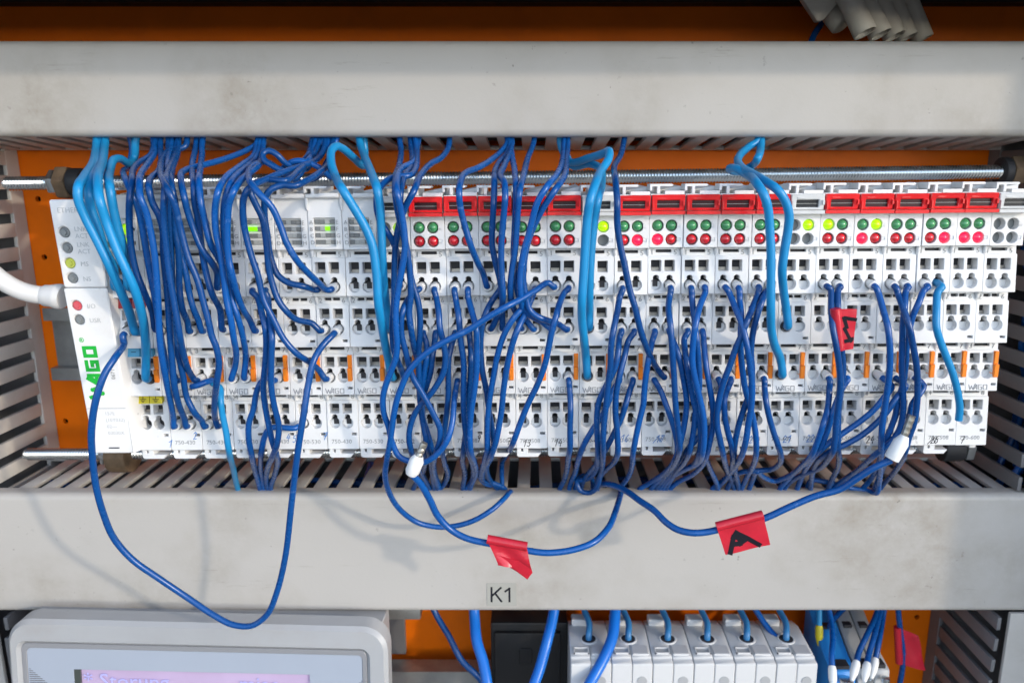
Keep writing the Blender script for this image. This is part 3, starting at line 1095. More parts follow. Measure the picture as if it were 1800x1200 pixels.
tagpiece(1, 'tag_red', 'dark red marker tag')
tagpiece(2, 'tag_blue', 'blue marker tag with minus sign', [[(-0.8, 0), (0.8, 0)]])
tagpiece(3, 'tag_yellow', 'yellow earth marker tag', [[(0, -1.2), (0, 0.1)], [(-1.1, 0.1), (1.1, 0.1)], [(-0.7, 0.6), (0.7, 0.6)], [(-0.3, 1.05), (0.3, 1.05)]])

cd = lambda h: 258.6 + 0.055 * h        # front of the cover
holes = [circle(-12.1, h, 1.9, 18) for h in (16.4, 21.8, 27.2, 32.5)]
holes2 = [circle(-12.1, h, 1.9, 18) for h in (42.4, 47.6)]
up = plate(rect(-15.6, -0.2, 5.2, 35.9, 0.9, 4), holes, cd, 6.0, 0.45)
part('cover', up, 'cover_white', cp)
lo = plate(rect(-15.6, -0.2, 36.1, 99.5, 0.5, 3), holes2, lambda h: cd(h) - 0.5 + 0.012 * (h - 36), 6.0, 0.45)
part('cover', lo, 'cover_white', cp)
part('lamp_back', MB().box(-14.5, -9.5, cd(30) + 3.2, cd(30) + 4.0, 13, 50), 'led_grey', cp)
part('housing', MB().box(-15.5, -0.35, 266, 332, 5.6, 99.2), 'cover_white', cp, 0.4)
# sloping flank between cover and terminals
fl = MB()
fl.add([(-0.25, cd(12) + 0.8, 6), (-0.25, cd(99) - 0.2, 99.3), (2.0, 272, 99.3), (0.4, 266, 6), (-0.25, 272, 6), (-0.25, 276, 99.3)],
       [(0, 1, 2, 3), (0, 3, 4), (1, 5, 2), (0, 4, 5, 1), (3, 2, 5, 4)])
part('flank', fl, 'cover_white', cp)
for h, m in ((16.4, 'led_grey'), (21.8, 'led_grey'), (27.2, 'led_olive'), (32.5, 'led_grey'), (42.4, 'led_pink'), (47.6, 'led_grey')):
    o = part('status_lamp', MB().tube([(-12.1, cd(h) + 3.4, h), (-12.1, cd(h) + 0.5, h), (-12.1, cd(h) + 0.2, h), (-12.1, cd(h) + 0.25, h), (-12.1, cd(h) - 0.25, h)],
                                      [1.72, 1.72, 1.5, 1.0, 0.9], 16), m, cp, smooth=30)
it = [('ETHERNET', 2.5, -13.2, cd(9) - 0.03, 9.6), ('LNK', 2.3, -8.4, cd(15) - 0.03, 16.0), ('ACT', 2.3, -8.4, cd(18) - 0.03, 18.4),
      ('LNK', 2.3, -8.4, cd(21) - 0.03, 21.4), ('ACT', 2.3, -8.4, cd(23) - 0.03, 23.8), ('MS', 2.3, -8.2, cd(27) - 0.03, 28.2),
      ('NS', 2.3, -8.2, cd(33) - 0.03, 33.5)]
o = link('lettering', join_text(it, 'print_pale'), cp)
it = [('I/O', 2.3, -8.2, cd(43) - 0.50, 43.3), ('USR', 2.3, -8.2, cd(48) - 0.45, 48.5), ('157E', 1.9, -8.8, cd(83) - 0.0, 84),
      ('(10Y032)', 1.9, -8.8, cd(86) - 0.0, 86.6), ('02---', 1.9, -8.8, cd(89), 89.2), ('03030X', 1.9, -8.8, cd(92), 91.8)]
for q in range(2, 6):
    s, z, x, d, h = it[q]
    it[q] = (s, z, x, cd(h) - 0.5 + 0.012 * (h - 36) - 0.03, h)
link('lettering', join_text(it[:2], 'print_pale'), cp)
link('type_code', join_text(it[2:], 'print_pale'), cp)
cl = lambda h: cd(h) - 0.5 + 0.012 * (h - 36)
# green logo, read from below upwards
lg = [[(-12.6 + (1 - b) * 5.0, 77.0 - a * 5.6) for a, b in ln] for ln in
      [[(0, 1), (0.28, 0.12), (0.52, 0.8), (0.78, 0.12), (1.3, 0.98)], [(0.95, 0.12), (1.42, 0.9), (1.52, 0.9), (1.52, 0.12)], [(1.2, 0.34), (1.5, 0.34)],
       [(2.45, 0.9), (1.9, 0.9), (1.9, 0.12), (2.45, 0.12), (2.45, 0.5), (2.2, 0.5)], [(2.85, 0.12), (2.85, 0.9), (3.4, 0.9), (3.4, 0.12), (2.85, 0.12)]]]
part('logo', MB().strokes(lg, 1.35, 0.06, lambda a, b, t: (a, cl(b) - t, b)), 'logo_green', cp, smooth=0)
ring = [(-12.4 + 0.8 * math.cos(k * math.pi / 8), 55.0 + 0.8 * math.sin(k * math.pi / 8)) for k in range(17)]
part('trademark', MB().strokes([ring, [(-12.7, 54.6), (-12.7, 55.4)], [(-12.7, 54.7), (-12.2, 54.7), (-12.2, 55.0), (-12.7, 55.0), (-12.1, 55.5)]], 0.2, 0.05,
                               lambda a, b, t: (a, cl(b) - t, b)), 'logo_green', cp, smooth=0)
part('seam', MB().box(-15.2, -0.6, cl(81.5) - 0.02, cl(81.5) + 0.3, 81.3, 81.5), 'print_grey', cp, smooth=0)
part('vent', MB().box(-9.5, -5.5, cl(97) - 0.03, cl(97) + 0.3, 97.0, 97.5), 'hole_shade', cp, smooth=0)
vt = link('side_print', join_text([('0671', 2.0, 0, 0, 0)], 'print_grey'), cp)
vt.location = (-2.4 * MM, (cl(66) - 0.03) * MM, -70 * MM)
vt.rotation_euler = (0, R(-90), 0)
scribble(cp, '1', 11.0, 98.5, 2.6, 'ink_blue')
# ------------------------------------------------------------------ wires
# every wire: (colour, start, traced photo points, end, lift off the module faces in mm)
# start / end: (module, row, column), 'U' = into the upper duct, 'L' = into the lower duct, None = free end
FACE = [(325, 259), (395, 261.7), (497, 263.3), (573, 264.2), (657, 266.4), (738, 268.8), (785, 270), (1200, 276)]


def face_d(y):
    if y <= FACE[0][0]:
        return FACE[0][1]
    for (y0, d0), (y1, d1) in zip(FACE[:-1], FACE[1:]):
        if y <= y1:
            return d0 + (d1 - d0) * (y - y0) / (y1 - y0)
    return FACE[-1][1]


def sm(t):
    t = max(0.0, min(1.0, t))
    return t * t * (3 - 2 * t)


def auto_d(y, lift, to_low):
    d = face_d(y) - lift
    if y < 338:
        k = sm((338 - y) / 90.0)
        d = d + k * (301 - d)
    if y > 785 and to_low:
        k = sm((y - 785) / 76.0)
        d = d + k * (302 - d)
    return d


ROWN = ('top', 'second', 'third', 'bottom')
COLN = ('left', 'right')
NW = 0
LOOSE = [2, 1, 0]


def tname(tm):
    i, r, c = tm
    s = SHORT.get(i, 'coupler')
    return '%s-row %s hole of %s' % (ROWN[r], COLN[c], s)


def wire(col, start, pts, end, lift=9.0, label=None, group=None, rad=None, collar=True):
    global NW
    NW += 1
    if isinstance(pts, str):
        pts = [tuple(float(q) for q in p.split(',')) for p in pts.split()]
    rad = rad or {'d': 1.12, 'l': 1.5, 'm': 2.45, 's': 1.15}[col]
    material = {'d': 'wire_blue', 'l': 'wire_azure', 'm': 'wire_mains', 's': 'wire_azure'}[col]
    low = end == 'L' or start == 'L'
    ends = []
    P3 = []
    n = len(pts)
    for k, p in enumerate(pts):
        L = lift
        if isinstance(start, tuple):
            L = min(L, 4.0 + 4.2 * k)
        if isinstance(end, tuple):
            L = min(L, 4.0 + 4.2 * (n - 1 - k))
        d = p[2] if len(p) > 2 else auto_d(p[1], L, low)
        P3.append(at(p[0], p[1], d))
    caps = []
    for which in (0, 1):
        e = (start, end)[which]
        if isinstance(e, tuple):
            T = terminal(*e)
            nb = P3[0] if which == 0 else P3[-1]
            away = nb - T
            lean = Vector((max(-1.6, min(1.6, away.x * 0.22)), 0, max(-1.2, min(1.6, away.z * 0.16))))
            t0, t1 = T + Vector((0, 2.1, 0)), T + lean * 0.6 + Vector((0, -1.7, 0.15))
            t2 = T + lean * 1.25 + Vector((0, -3.7, 0.45))
            seq = [t0, T + lean * 0.15, t1, t2]
            if which == 0:
                P3 = seq + P3
            else:
                P3 = P3 + seq[::-1]
            caps.append((T + Vector((0, 1.9, 0)), t1, t2))
        elif e == 'U':
            p = P3[0] if which == 0 else P3[-1]
            q = [Vector((p.x + random.uniform(-2, 2), 306, min(p.z - 6, -24))), Vector((p.x + random.uniform(-8, 8), 318, -38))]
            P3 = (q[::-1] + P3) if which == 0 else (P3 + q)
        elif e == 'L':
            p = P3[0] if which == 0 else P3[-1]
            q = [Vector((p.x + random.uniform(-.5, .5), 305, max(p.z + 5, 140))), Vector((p.x + random.uniform(-6, 6), 315, 152))]
            P3 = (q[::-1] + P3) if which == 0 else (P3 + q)
    if label is None:
        c = {'d': 'dark blue wire', 'l': 'thick light blue wire', 's': 'light blue wire', 'm': 'thick blue cable'}[col]
        to = {'U': 'up to the upper duct', 'L': 'down to the lower duct'}
        tms = [e for e in (start, end) if isinstance(e, tuple)]
        oth = [e for e in (start, end) if isinstance(e, str)]
        if len(tms) == 1:
            label = '%s from %s' % (c, tname(tms[0]))
            if oth and len(label.split()) <= 12:
                label += ' ' + to[oth[0]].replace('the ', '')
        elif not tms:
            label = 'dark blue wire %s' % ('curling tightly over the rod left of centre', 'looped loosely over the rod left of centre', 'running down among the crossing wires left of centre')[LOOSE.pop()]
        elif len(tms) == 2:
            label = '%s looping from %s' % (c, tname(tms[0]))
    group = group or {'d': 'dark blue wires', 'l': 'light blue wires', 's': 'light blue wires', 'm': 'thick blue cables'}[col]
    base = P3[0].copy()
    t = thing('wire', label, 'wire', base.x, base.y, base.z, group)
    path = catmull([p - base for p in P3])
    part('insulation', MB().tube(path, rad, 10), material, t, smooth=60)
    for a, b, c in caps:
        a, b, c = a - base, b - base, c - base
        if collar:
            if col in 'ls':
                part('ferrule', MB().tube([a, b, b + (c - b) * 0.2], [rad * 1.15, rad * 1.25, rad * 1.08], 14), 'ferrule_black', t, smooth=50)
            else:
                e = b + (c - b) * 0.35
                part('ferrule', MB().tube([a, a * 0.4 + b * 0.6, b, e, e + (b - e) * 0.1, b],
                                          [1.5, 1.6, 1.78, 1.78, 1.55, 1.15], 16), 'ferrule_white', t, smooth=50)
    return t, path, base


Wd = [
    # -- left light blue bundle
    ('l', 'U', '170,247 168,268 162,290 148,311 137,332 138,352 150,382 170,421 190,462 212,512 226,545 234,572', (-1, 1, 1), 16),
    ('l', 'U', '185,247 181,280 172,317 175,350 187,390 207,442 222,475 236,507 249,550 255,590 257,630', (-1, 2, 1), 18),
    ('l', 'U', '176,252 170,290 160,318 156,340 160,366 172,401 185,442 200,470', (-1, 0, 0), 10),
    ('l', 'U', '238,250,304 236,278,305 226,287,300 212,279,294 200,281,288 193,300,278 193,330 200,370 207,400 215,430 222,465', (-1, 0, 1), 9),
    # -- left dark bundle
    ('d', 'U', '232,262,306 226,292,304 218,299,294 223,320 233,343 243,367 250,400 256,435 263,475 271,515 278,560 284,600 293,640 306,660', (0, 2, 1), 7),
    ('d', 'U', '273,247 265,272 243,287 234,300 232,323 228,347 227,380 229,420 232,444 239,476 254,515 268,550', (0, 1, 0), 9),
    ('d', 'U', '270,250 272,267 262,285 248,305 245,322 247,347 257,373 264,403 270,435 275,483 278,533 280,585 284,622 293,672 301,713 305,738', (0, 3, 0), 15),
    ('d', 'U', '282,252 284,285 277,303 264,315 262,333 268,357 280,380 287,410 287,440 291,483 295,525 298,575 302,630 307,680 315,713 325,738', (0, 3, 1), 12),
    ('d', 'U', '296,250 298,290 300,330 298,380 300,420 302,480 303,540 305,590 315,630 322,663 328,697 342,725 355,740', (1, 3, 0), 8),
    ('d', 'U', '310,255 308,273 297,297 291,322 289,345 288,382 292,430 298,483 305,525 312,565 316,590 321,615 329,645 338,662', (1, 2, 0), 15),
    ('d', 'U', '314,250 312,270 303,297 302,330 308,357 308,385 308,405 313,433 315,467 315,500 320,542 330,567', (1, 1, 0), 8),
    ('d', 'U', '302,250 294,300 294,350 303,400 318,450 327,483 333,517 340,542 350,566', (1, 1, 1), 6),
    ('d', 'U', '325,258 300,263 287,277 282,297 287,318 297,338 308,363 316,397 330,450 347,492 358,533 367,567 372,590 380,610 385,638 381,672 378,697 377,722 379,738', (1, 3, 1), 17),
    ('d', 'U', '452,252 438,262 413,273 387,282 358,290 337,295 321,302 318,313 323,343 330,372 340,402 355,438 373,463 382,482', (2, 0, 0), 10),
    ('d', 'U', '356,247 355,272 352,297 350,322 353,355 360,388 370,428 382,450 395,475', (2, 0, 1), 12),
    ('d', 'U', '345,252 338,290 341,330 342,355 348,385 353,425 356,447 363,483 373,517 387,545', (2, 1, 0), 8),
    ('d', 'U', '452,250 447,272 422,292 397,312 383,338 378,372 380,410 387,442 393,483 398,525 405,558 411,595 415,620 413,645', (2, 2, 0), 14),
    ('d', 'U', '457,250 449,278 435,292 414,310 403,328 395,355 393,390 396,440 402,490 407,525 418,558 428,597 432,630', (2, 2, 1), 11),
    ('d', 'U', '463,250 456,288 435,307 423,318 410,338 403,357 400,390 400,430 402,455 408,483 417,517 428,545 441,566', (3, 1, 0), 16),
    ('d', 'U', '572,247 566,270 545,287 512,298 487,307 463,317 447,325 435,334 428,350 427,372 430,402 442,450 453,483 463,525 480,560 497,593 520,620 545,637 562,652', (5, 2, 0), 13),
    ('d', 'U', '562,247 550,275 525,300 500,318 470,316 448,322 440,336 449,358 461,383 466,410 469,435 473,475 480,503 489,527 500,543 520,561 550,569', (5, 1, 0), 11),
    ('d', 'U', '586,247 578,285 558,306 538,318 518,327 497,326 478,332 467,346 465,380 470,415 473,440 479,463 488,483 507,497 533,503 552,509', (5, 0, 0), 8),
    ('d', 'U', '555,246 550,265 540,285 518,316,276 507,308,274 490,298,276 470,285,284 456,286 443,293 437,307 443,325 458,343 477,363 493,397 503,425 520,455 542,480 560,497 573,509', (5, 0, 1), 18),
    ('d', (3, 0, 0), '452,522 460,550 466,575 468,600 467,630 463,680 466,712 472,745 478,773 484,792 488,808 483,834 476,862', 'L', 10),
    ('d', (3, 0, 1), '470,520 474,560 478,590 477,630 477,680 482,713 490,747 488,775 480,800 472,818 468,840 471,862', 'L', 13),
    ('d', (3, 2, 1), '470,664 458,673 450,693 446,718 438,742 437,768 442,798 450,832 458,862', 'L', 7),
    ('d', (4, 3, 0), '475,752 466,765 460,790 458,815 461,840 465,862', 'L', 4),
    ('s', (1, 2, 1), '386,680 388,705 391,728 397,757 402,790 410,823 419,862', 'L', 8),
    # -- curls over the rod
    ('d', 'U', '548,250 540,275,288 520,293,282 503,288,279 487,272,277 473,265,277 462,270,276 464,281,275 480,292,274 500,303,274 514,314,275 524,300,280 540,296,290 556,270,298 567,248', 'U', 10),
    ('d', 'U', '578,250 580,290,290 581,312,284 567,299,280 552,290,279 530,283,279 513,285,280 498,296,282 494,312,284 499,324,286 510,328,287 530,320,290 556,312,292 572,290,298 590,250', 'U', 10),
    # -- light blue pair in the middle
    ('l', 'U', '640,250,304 640,290,302 622,278,292 605,263,284 592,257,280 583,264,277 582,285,272 590,310,266 602,333 617,357 633,383 646,408 655,433 662,483 665,533 671,570 677,605 684,638', (7, 2, 0), 17),
    ('l', 'U', '632,247 637,265 645,285 655,310 663,333 668,363 670,397 672,450 675,500 680,545', (7, 1, 0), 11),
    # -- left-of-centre dark wires
    ('d', 'U', '730,245 732,272 723,287 707,295 698,313 698,338 705,372 710,402 712,433 707,470 700,508 696,542 696,575 698,605 695,632 687,653 678,677 673,700 675,727 683,750 689,777 701,801 718,810 734,812 746,812 758,806 773,793 787,772 795,742 798,710 801,685', (9, 2, 0), 15),
    ('d', 'U', '703,247 705,263 702,290 696,310 695,340 699,370 706,400 714,433 720,475 722,517 719,550 722,575 728,610 736,638', (8, 2, 0), 12),
    ('d', 'U', '735,250 730,298 718,309 695,311 677,320 664,338 662,363 668,388 682,410 693,430 702,470', (7, 0, 1), 10),
    ('d', 'U', '790,250 778,275 757,288 738,310 727,337 713,363 702,393 696,425 694,455 693,490 693,525 690,565 690,595 693,617 700,637 707,652', (7, 2, 1), 9),
    ('d', 'U', '722,250 724,290 711,310 704,340 704,372 709,410 715,445 722,485 728,508 734,527 738,552 738,585 736,615 736,650 738,700 743,740 752,785 759,825 764,862', 'L', 8),
    ('d', (8, 0, 0), '728,513 717,527 709,543 705,565 706,590 713,618 719,643 726,664 738,684 749,703 762,728 773,752 773,775 766,795 762,825 770,862', 'L', 13),
    ('d', (8, 0, 1), '766,520 771,548 773,575 779,602 783,627 780,652 770,673 757,692 741,710 729,727 721,750 719,770 722,790 730,812 745,838 757,862', 'L', 10),
    ('d', (9, 0, 0), '801,525 806,556 810,600 815,637 815,677 815,718 818,755 823,790 832,822 829,845 818,862', 'L', 9),
    ('d', (9, 0, 1), '823,522 830,550 837,577 838,610 838,645 834,685 829,718 826,755 827,790 835,815 837,832 826,862', 'L', 12),
    ('d', (8, 1, 0), '749,602 750,627 746,652 743,677 740,708 743,735 751,760 758,785 761,810 765,835 773,860', 'L', 7),
    ('d', (8, 1, 1), '764,602 760,627 757,652 750,677 743,700 743,730 748,765 748,800 741,835 726,862', 'L', 6),
    ('d', (9, 1, 0), '795,602 789,627 788,660 788,693 785,727 781,757 777,783 781,812 787,833 781,850 772,862', 'L', 6),
    ('d', (9, 1, 1), '827,605 828,630 827,660 824,693 821,727 819,757 815,790 813,810 817,835 813,862', 'L', 7),
    ('d', 'U', '892,250 882,265 865,280 840,295 820,303 810,317 807,338 809,363 817,397 828,433 840,462 850,482', (10, 0, 0), 13),
    ('d', 'U', '897,247 892,268 878,285 870,302 869,322 868,355 866,388 865,430 872,465 879,492 883,525 883,555', (10, 1, 1), 9),
    ('d', 'U', '900,250 886,292 879,308 887,323 888,347 886,372 883,405 881,440 882,483 884,515 882,540 874,557', (10, 1, 0), 12),
    ('d', 'U', '895,247 898,262 901,280 905,302 907,330 907,355 905,400 903,440 905,480 912,520 930,552 953,566', (12, 1, 0), 8),
    ('d', 'U', '938,250 928,277 920,310 913,338 910,372 908,403 905,442 900,475 897,508 900,533 910,557', (11, 1, 0), 11),
    ('d', 'U', '992,247 990,275 980,305 960,330 945,355 936,385 930,410 921,442 915,480 915,517 919,545 926,563', (11, 1, 1), 12),
    ('d', 'U', '998,247 996,280 991,312 975,335 957,362 941,392 928,425 922,455 920,492 924,520 932,546 946,557 965,564 984,571', (12, 1, 1), 10),
    ('d', (12, 0, 0), '964,497 942,510 917,525 888,540 857,558 823,580 790,596 757,615 733,635 717,655 707,677 698,702 692,730 686,775,254 680,808,258 677,833,262 682,860,268 697,888,274 718,908,278 740,920,280 781,926,282 826,917,282 864,896,284 888,874,290 898,864,299', 'L', 17),
    ('d', (11, 0, 1), '935,523 922,553 908,583 897,618 890,652 885,685 882,718 877,750 872,775 865,796 855,815 848,833 852,845 868,849 888,860', 'L', 12),
    ('d', (11, 0, 0), '928,518 918,540 900,563 884,593 874,627 868,660 862,693 858,727 857,760 857,785 852,808 846,830 846,843 857,851 873,853 890,862', 'L', 10),
    ('d', (12, 0, 1), '993,513 984,532 977,557 970,582 965,607 958,640 945,675 929,708 915,742 903,775 889,801,290 882,820,304', 'L', 13),
    ('d', (10, 0, 1), '866,527 854,550 847,575 845,612 848,652 855,685 859,718 865,752 868,777 864,800 855,822 862,845 876,862', 'L', 7),
    # -- light blue pair beside the middle clear-capped module
    ('l', 'U', '985,250,304 1000,283,302 1038,277,288 1060,270,278 1071,266,272 1069,281,268 1058,298,264 1048,320 1038,350 1033,380 1029,430 1026,480 1023,530 1023,560 1027,597 1030,625', (13, 2, 0), 17),
    ('l', 'U', '990,250,306 1005,291,305 1035,288,296 1055,296,288 1058,317,278 1051,350 1045,385 1040,430 1037,480 1036,520 1036,550', (13, 1, 0), 10),
    ('d', 'U', '1097,246 1092,270 1080,292 1082,317 1085,355 1085,392 1090,430 1098,467 1107,510 1116,540 1128,587 1145,630 1157,650', (15, 2, 1), 14),
    # -- middle group
    ('d', (14, 0, 0), '1090,520 1085,548 1078,582 1074,610 1073,642 1069,675 1066,708 1062,742 1060,775 1060,803 1055,835,288 1048,858,292 1034,866,295 1019,861,295 1014,846,296 1022,836,300 1040,840,302', 'L', 13),
    ('d', (14, 1, 0), '1089,592 1087,612 1083,640 1074,662 1063,683 1053,705 1049,733 1050,767 1051,800 1047,826 1033,841 1019,844 1011,860', 'L', 10),
    ('d', (14, 1, 1), '1105,598 1098,625 1088,665 1083,692 1082,725 1085,760 1086,793 1078,813 1064,826 1050,845 1044,862', 'L', 11),
    ('d', (14, 2, 1), '1108,683 1100,710 1092,735 1080,760 1066,787 1056,804 1040,825 1028,840 1020,862', 'L', 7),
    ('d', (14, 2, 0), '1082,678 1072,700 1060,728 1043,753 1028,778 1018,803 1011,830 1004,846 1000,862', 'L', 6),
    ('d', (12, 2, 1), '1001,680 1003,717 1002,750 1002,785 999,805 996,828 990,847 983,862', 'L', 9),
    ('d', (15, 0, 1), '1178,517 1175,542 1178,567 1181,605 1184,650 1186,685 1188,717 1192,752 1195,783 1187,812 1168,838 1152,862', 'L', 14),
    ('d', (15, 1, 0), '1147,598 1142,622 1137,650 1133,683 1131,710 1125,735 1119,762 1113,795 1111,818 1104,838 1088,862', 'L', 9),
    ('d', (15, 1, 1), '1179,590 1188,610 1197,642 1203,675 1207,708 1203,745 1195,780 1187,806 1166,832 1141,849 1122,862', 'L', 10),
    ('d', (15, 2, 0), '1160,684 1173,717 1184,750 1191,785 1184,812 1166,835 1143,862', 'L', 7),
    ('d', (16, 0, 0), '1216,520 1220,557 1224,592 1228,640 1229,680 1223,720 1219,758 1213,790 1203,812 1186,832 1170,862', 'L', 12),
    ('d', (16, 0, 1), '1240,512 1232,533 1227,550 1222,573 1218,607 1217,635 1222,667 1230,700 1237,735 1238,767 1235,795 1227,813 1205,824 1181,838 1164,862', 'L', 15),
    ('d', (16, 1, 0), '1203,595 1204,615 1208,642 1213,675 1220,708 1229,742 1232,770 1229,798 1219,816 1197,828 1180,840 1168,862', 'L', 12),
    ('d', (16, 1, 1), '1237,600 1241,642 1248,683 1253,717 1253,750 1248,775 1242,800 1233,819 1215,835 1190,848 1176,862', 'L', 10),
    ('d', (17, 0, 0), '1281,513 1292,540 1305,573 1313,607 1318,640 1322,675 1321,712 1316,742 1311,775 1303,803 1290,823 1274,843 1258,862', 'L', 15),
    ('d', (17, 0, 1), '1300,525 1303,552 1302,585 1302,617 1305,650 1310,683 1318,712 1325,742 1329,770 1329,797 1323,820 1313,838 1302,862', 'L', 11),
    ('d', (18, 0, 0), '1333,514 1323,540 1313,565 1303,590 1293,613 1283,642 1271,675 1263,708 1260,742 1265,770 1271,798 1277,822 1286,845 1290,862', 'L', 13),
    ('d', (18, 0, 1), '1347,512 1338,533 1330,557 1323,588 1320,618 1322,650 1320,683 1310,712 1300,742 1293,772 1290,800 1293,830 1298,862', 'L', 9),
    ('d', (17, 2, 0), '1268,682 1264,712 1258,735 1247,765 1240,795 1247,820 1262,862', 'L', 6),
    ('d', (17, 2, 1), '1281,679 1274,700 1274,730 1279,757 1285,780 1288,808 1280,835 1266,848 1250,862', 'L', 9),
    ('d', (17, 3, 0), '1246,752 1226,770 1210,788 1199,808 1180,832 1157,862', 'L', 5),
    ('d', (18, 2, 1), '1344,678 1346,702 1351,728 1359,757 1367,780 1373,802 1368,817 1353,825 1327,827 1305,829 1288,842 1277,862', 'L', 9),
    # -- light blue pair at the right
    ('l', 'U', '1333,246 1318,257 1302,271 1297,284 1307,297 1325,307 1347,320 1367,334 1380,353 1387,378 1385,405 1379,440 1375,473 1377,507 1382,543', (19, 1, 0), 13),
    ('l', 'U', '1338,246 1337,262 1332,278 1322,291,298 1303,301,294 1287,300,286 1283,296,278 1293,296,272 1313,307,266 1330,322 1343,343 1350,367 1353,400 1355,440 1355,490 1355,540 1356,580 1362,607 1372,631', (19, 2, 0), 17),
    # -- right group
    ('d', (20, 0, 0), '1460,508 1461,540 1464,575 1470,608 1475,642 1477,675 1474,708 1470,742 1468,770 1465,790 1455,808 1438,824 1420,830 1402,838 1385,850 1377,862', 'L', 14),
    ('d', (20, 0, 1), '1474,508 1473,540 1476,580 1480,617 1482,645 1479,680 1474,720 1473,760 1473,785 1475,808 1471,826 1462,843 1455,862', 'L', 9),
    ('d', (21, 0, 1), '1543,512 1552,543 1560,573 1564,607 1564,645 1560,683 1554,725 1550,758 1549,790,262 1548,820,276 1545,848,290 1541,866,294 1528,863,299 1505,859,301 1478,853,301 1450,846,302 1425,845,303', 'L', 14),
    ('d', (22, 0, 0), '1578,515 1587,540 1598,573 1605,607 1611,642 1613,675 1612,708 1607,742 1598,768 1592,790 1583,813 1567,835 1553,850 1545,862', 'L', 12),
    ('d', (22, 0, 1), '1593,510 1590,540 1587,573 1586,607 1585,645 1587,683 1588,715 1585,742 1576,764 1558,783 1538,799 1520,815 1500,831 1476,848 1462,862', 'L', 9),
    ('d', (23, 0, 0), '1624,510 1615,532 1604,557 1598,582 1594,607 1592,640 1586,680 1578,707 1574,730 1566,752 1557,775 1549,800 1540,825 1528,845 1514,862', 'L', 7),
    ('d', (20, 2, 1), '1458,683 1455,717 1448,742 1440,767 1429,795 1411,816 1388,835 1362,845 1342,838 1331,828 1322,845 1316,862', 'L', 12),
    ('d', (21, 2, 0), '1483,677 1473,700 1464,725 1455,755 1445,780 1428,803 1405,822 1385,842 1369,862', 'L', 10),
    ('d', (22, 2, 0), '1568,678 1553,700 1533,723 1508,743 1483,760 1460,776 1440,793 1420,818 1408,842 1400,862', 'L', 7),
    ('d', (22, 2, 1), '1592,678 1576,698 1560,722 1542,742 1517,763 1492,778 1468,789 1446,802 1430,825 1424,862', 'L', 9),
    ('d', (23, 2, 0), '1624,677 1615,694 1604,709 1598,732 1588,757 1574,782 1560,806 1548,832 1536,862', 'L', 6),
]
for w in Wd:
    wire(*w)
# light blue wire with a cut free end
wire('s', (23, 0, 1), '1649,512 1646,548 1646,575 1653,600 1664,628 1676,660 1684,692 1687,717 1685,738', None, 10,
     'light blue wire with cut free end hanging over the rightmost modules', collar=False, rad=1.3)
# long loop in front of the lower duct at the left
wire('d', (-1, 1, 0), '218,603 203,627,252 184,657,248 168,705,246 161,755,246 162,797,248 169,855,252 181,900,254 200,945,256 233,983,258 281,1017,260 330,1050,262 375,1080,262 409,1097,262 442,1099,262 469,1080,262 487,1039,260 502,975,258 513,880,254 524,790,250 534,727,250 542,675,252 552,632,254 568,606,258', (5, 1, 1), 14,
     'long dark blue wire looping down in front of the display from coupler', rad=1.2)
# short jumper
wire('d', None, '372,668,262 360,672,258 348,677,257 338,679,259', None, 5, 'short dark blue wire stub beside the first orange contacts')


def loose_end(tip_a, tip_b, col_b, d0, t, base):
    """bare crimped tip and collar of a disconnected wire, from pixels"""
    a, b, c = at(*tip_a, d0) - base, at(*tip_b, d0) - base, at(*col_b, d0) - base
    return a, b, c


t, pth, base = wire('d', None, '724,833,250 740,851,252 755,877,255 770,907,257 792,930,258 819,945,258 856,954,258 893,960,258 927,967,258 961,971,258 1006,966,260 1044,952,263 1070,926,270 1082,898,280 1090,872,294 1092,863,300', 'L', 8,
                    'loose blue wire with bare crimped tip and torn red tape, hanging before the duct', rad=1.3)
a, b, c = loose_end((746, 778), (735, 804), (722, 834), 249.0, t, base)
part('ferrule', MB().tube([b + (c - b) * -0.1, b + (c - b) * 0.15, b + (c - b) * 0.8, c], [1.7, 2.6, 2.6, 1.9], 16), 'ferrule_white', t, smooth=50)
part('crimp', MB().tube([a, a + (b - a) * 0.08, a + (b - a) * 0.3, a + (b - a) * 0.34, a + (b - a) * 0.4, a + (b - a) * 0.62, a + (b - a) * 0.66, a + (b - a) * 0.72, b + (c - b) * 0.1],
                        [1.25, 1.35, 1.35, 1.1, 1.35, 1.35, 1.1, 1.35, 1.3], 12), 'ferrule_tin', t, smooth=40)
t, pth, base = wire('d', None, '1567,808,252 1537,821,253 1507,840,255 1477,859,257 1432,872,258 1387,891,258 1345,910,258 1302,922,258 1260,931,258 1240,935,258 1215,936,258 1190,930,260 1170,917,263 1150,897,268 1125,880,274 1100,862,282 1080,853,288 1062,850,294 1050,856,300', 'L', 8,
                    'loose blue wire with white collar and red tape marked A, hanging before the duct', rad=1.3)
a, b, c = loose_end((1603, 730), (1588, 770), (1567, 806), 251.0, t, base)
part('ferrule', MB().tube([b + (c - b) * -0.12, b + (c - b) * 0.2, b + (c - b) * 0.95, c], [1.5, 2.7, 2.7, 2.6], 16), 'ferrule_white', t, smooth=50)
k = []
rr = []
for q in range(13):
    k.append(a + (b - a) * (q / 12 * 1.05))
    rr.append(1.2 if q % 3 == 1 else 1.34)
part('crimp', MB().tube(k, rr, 10), 'ferrule_tin', t, smooth=40)

# wires lying inside the ducts, seen through the slots
def inner(pts, label, col='d', rad=1.4):
    base = Vector(pts[0])
    t = thing('wire', label, 'wire', *base, 'wires inside the ducts')
    part('insulation', MB().tube(catmull([Vector(p) - base for p in pts], 3), rad, 8), 'wire_blue' if col == 'd' else 'wire_mains', t, smooth=60)


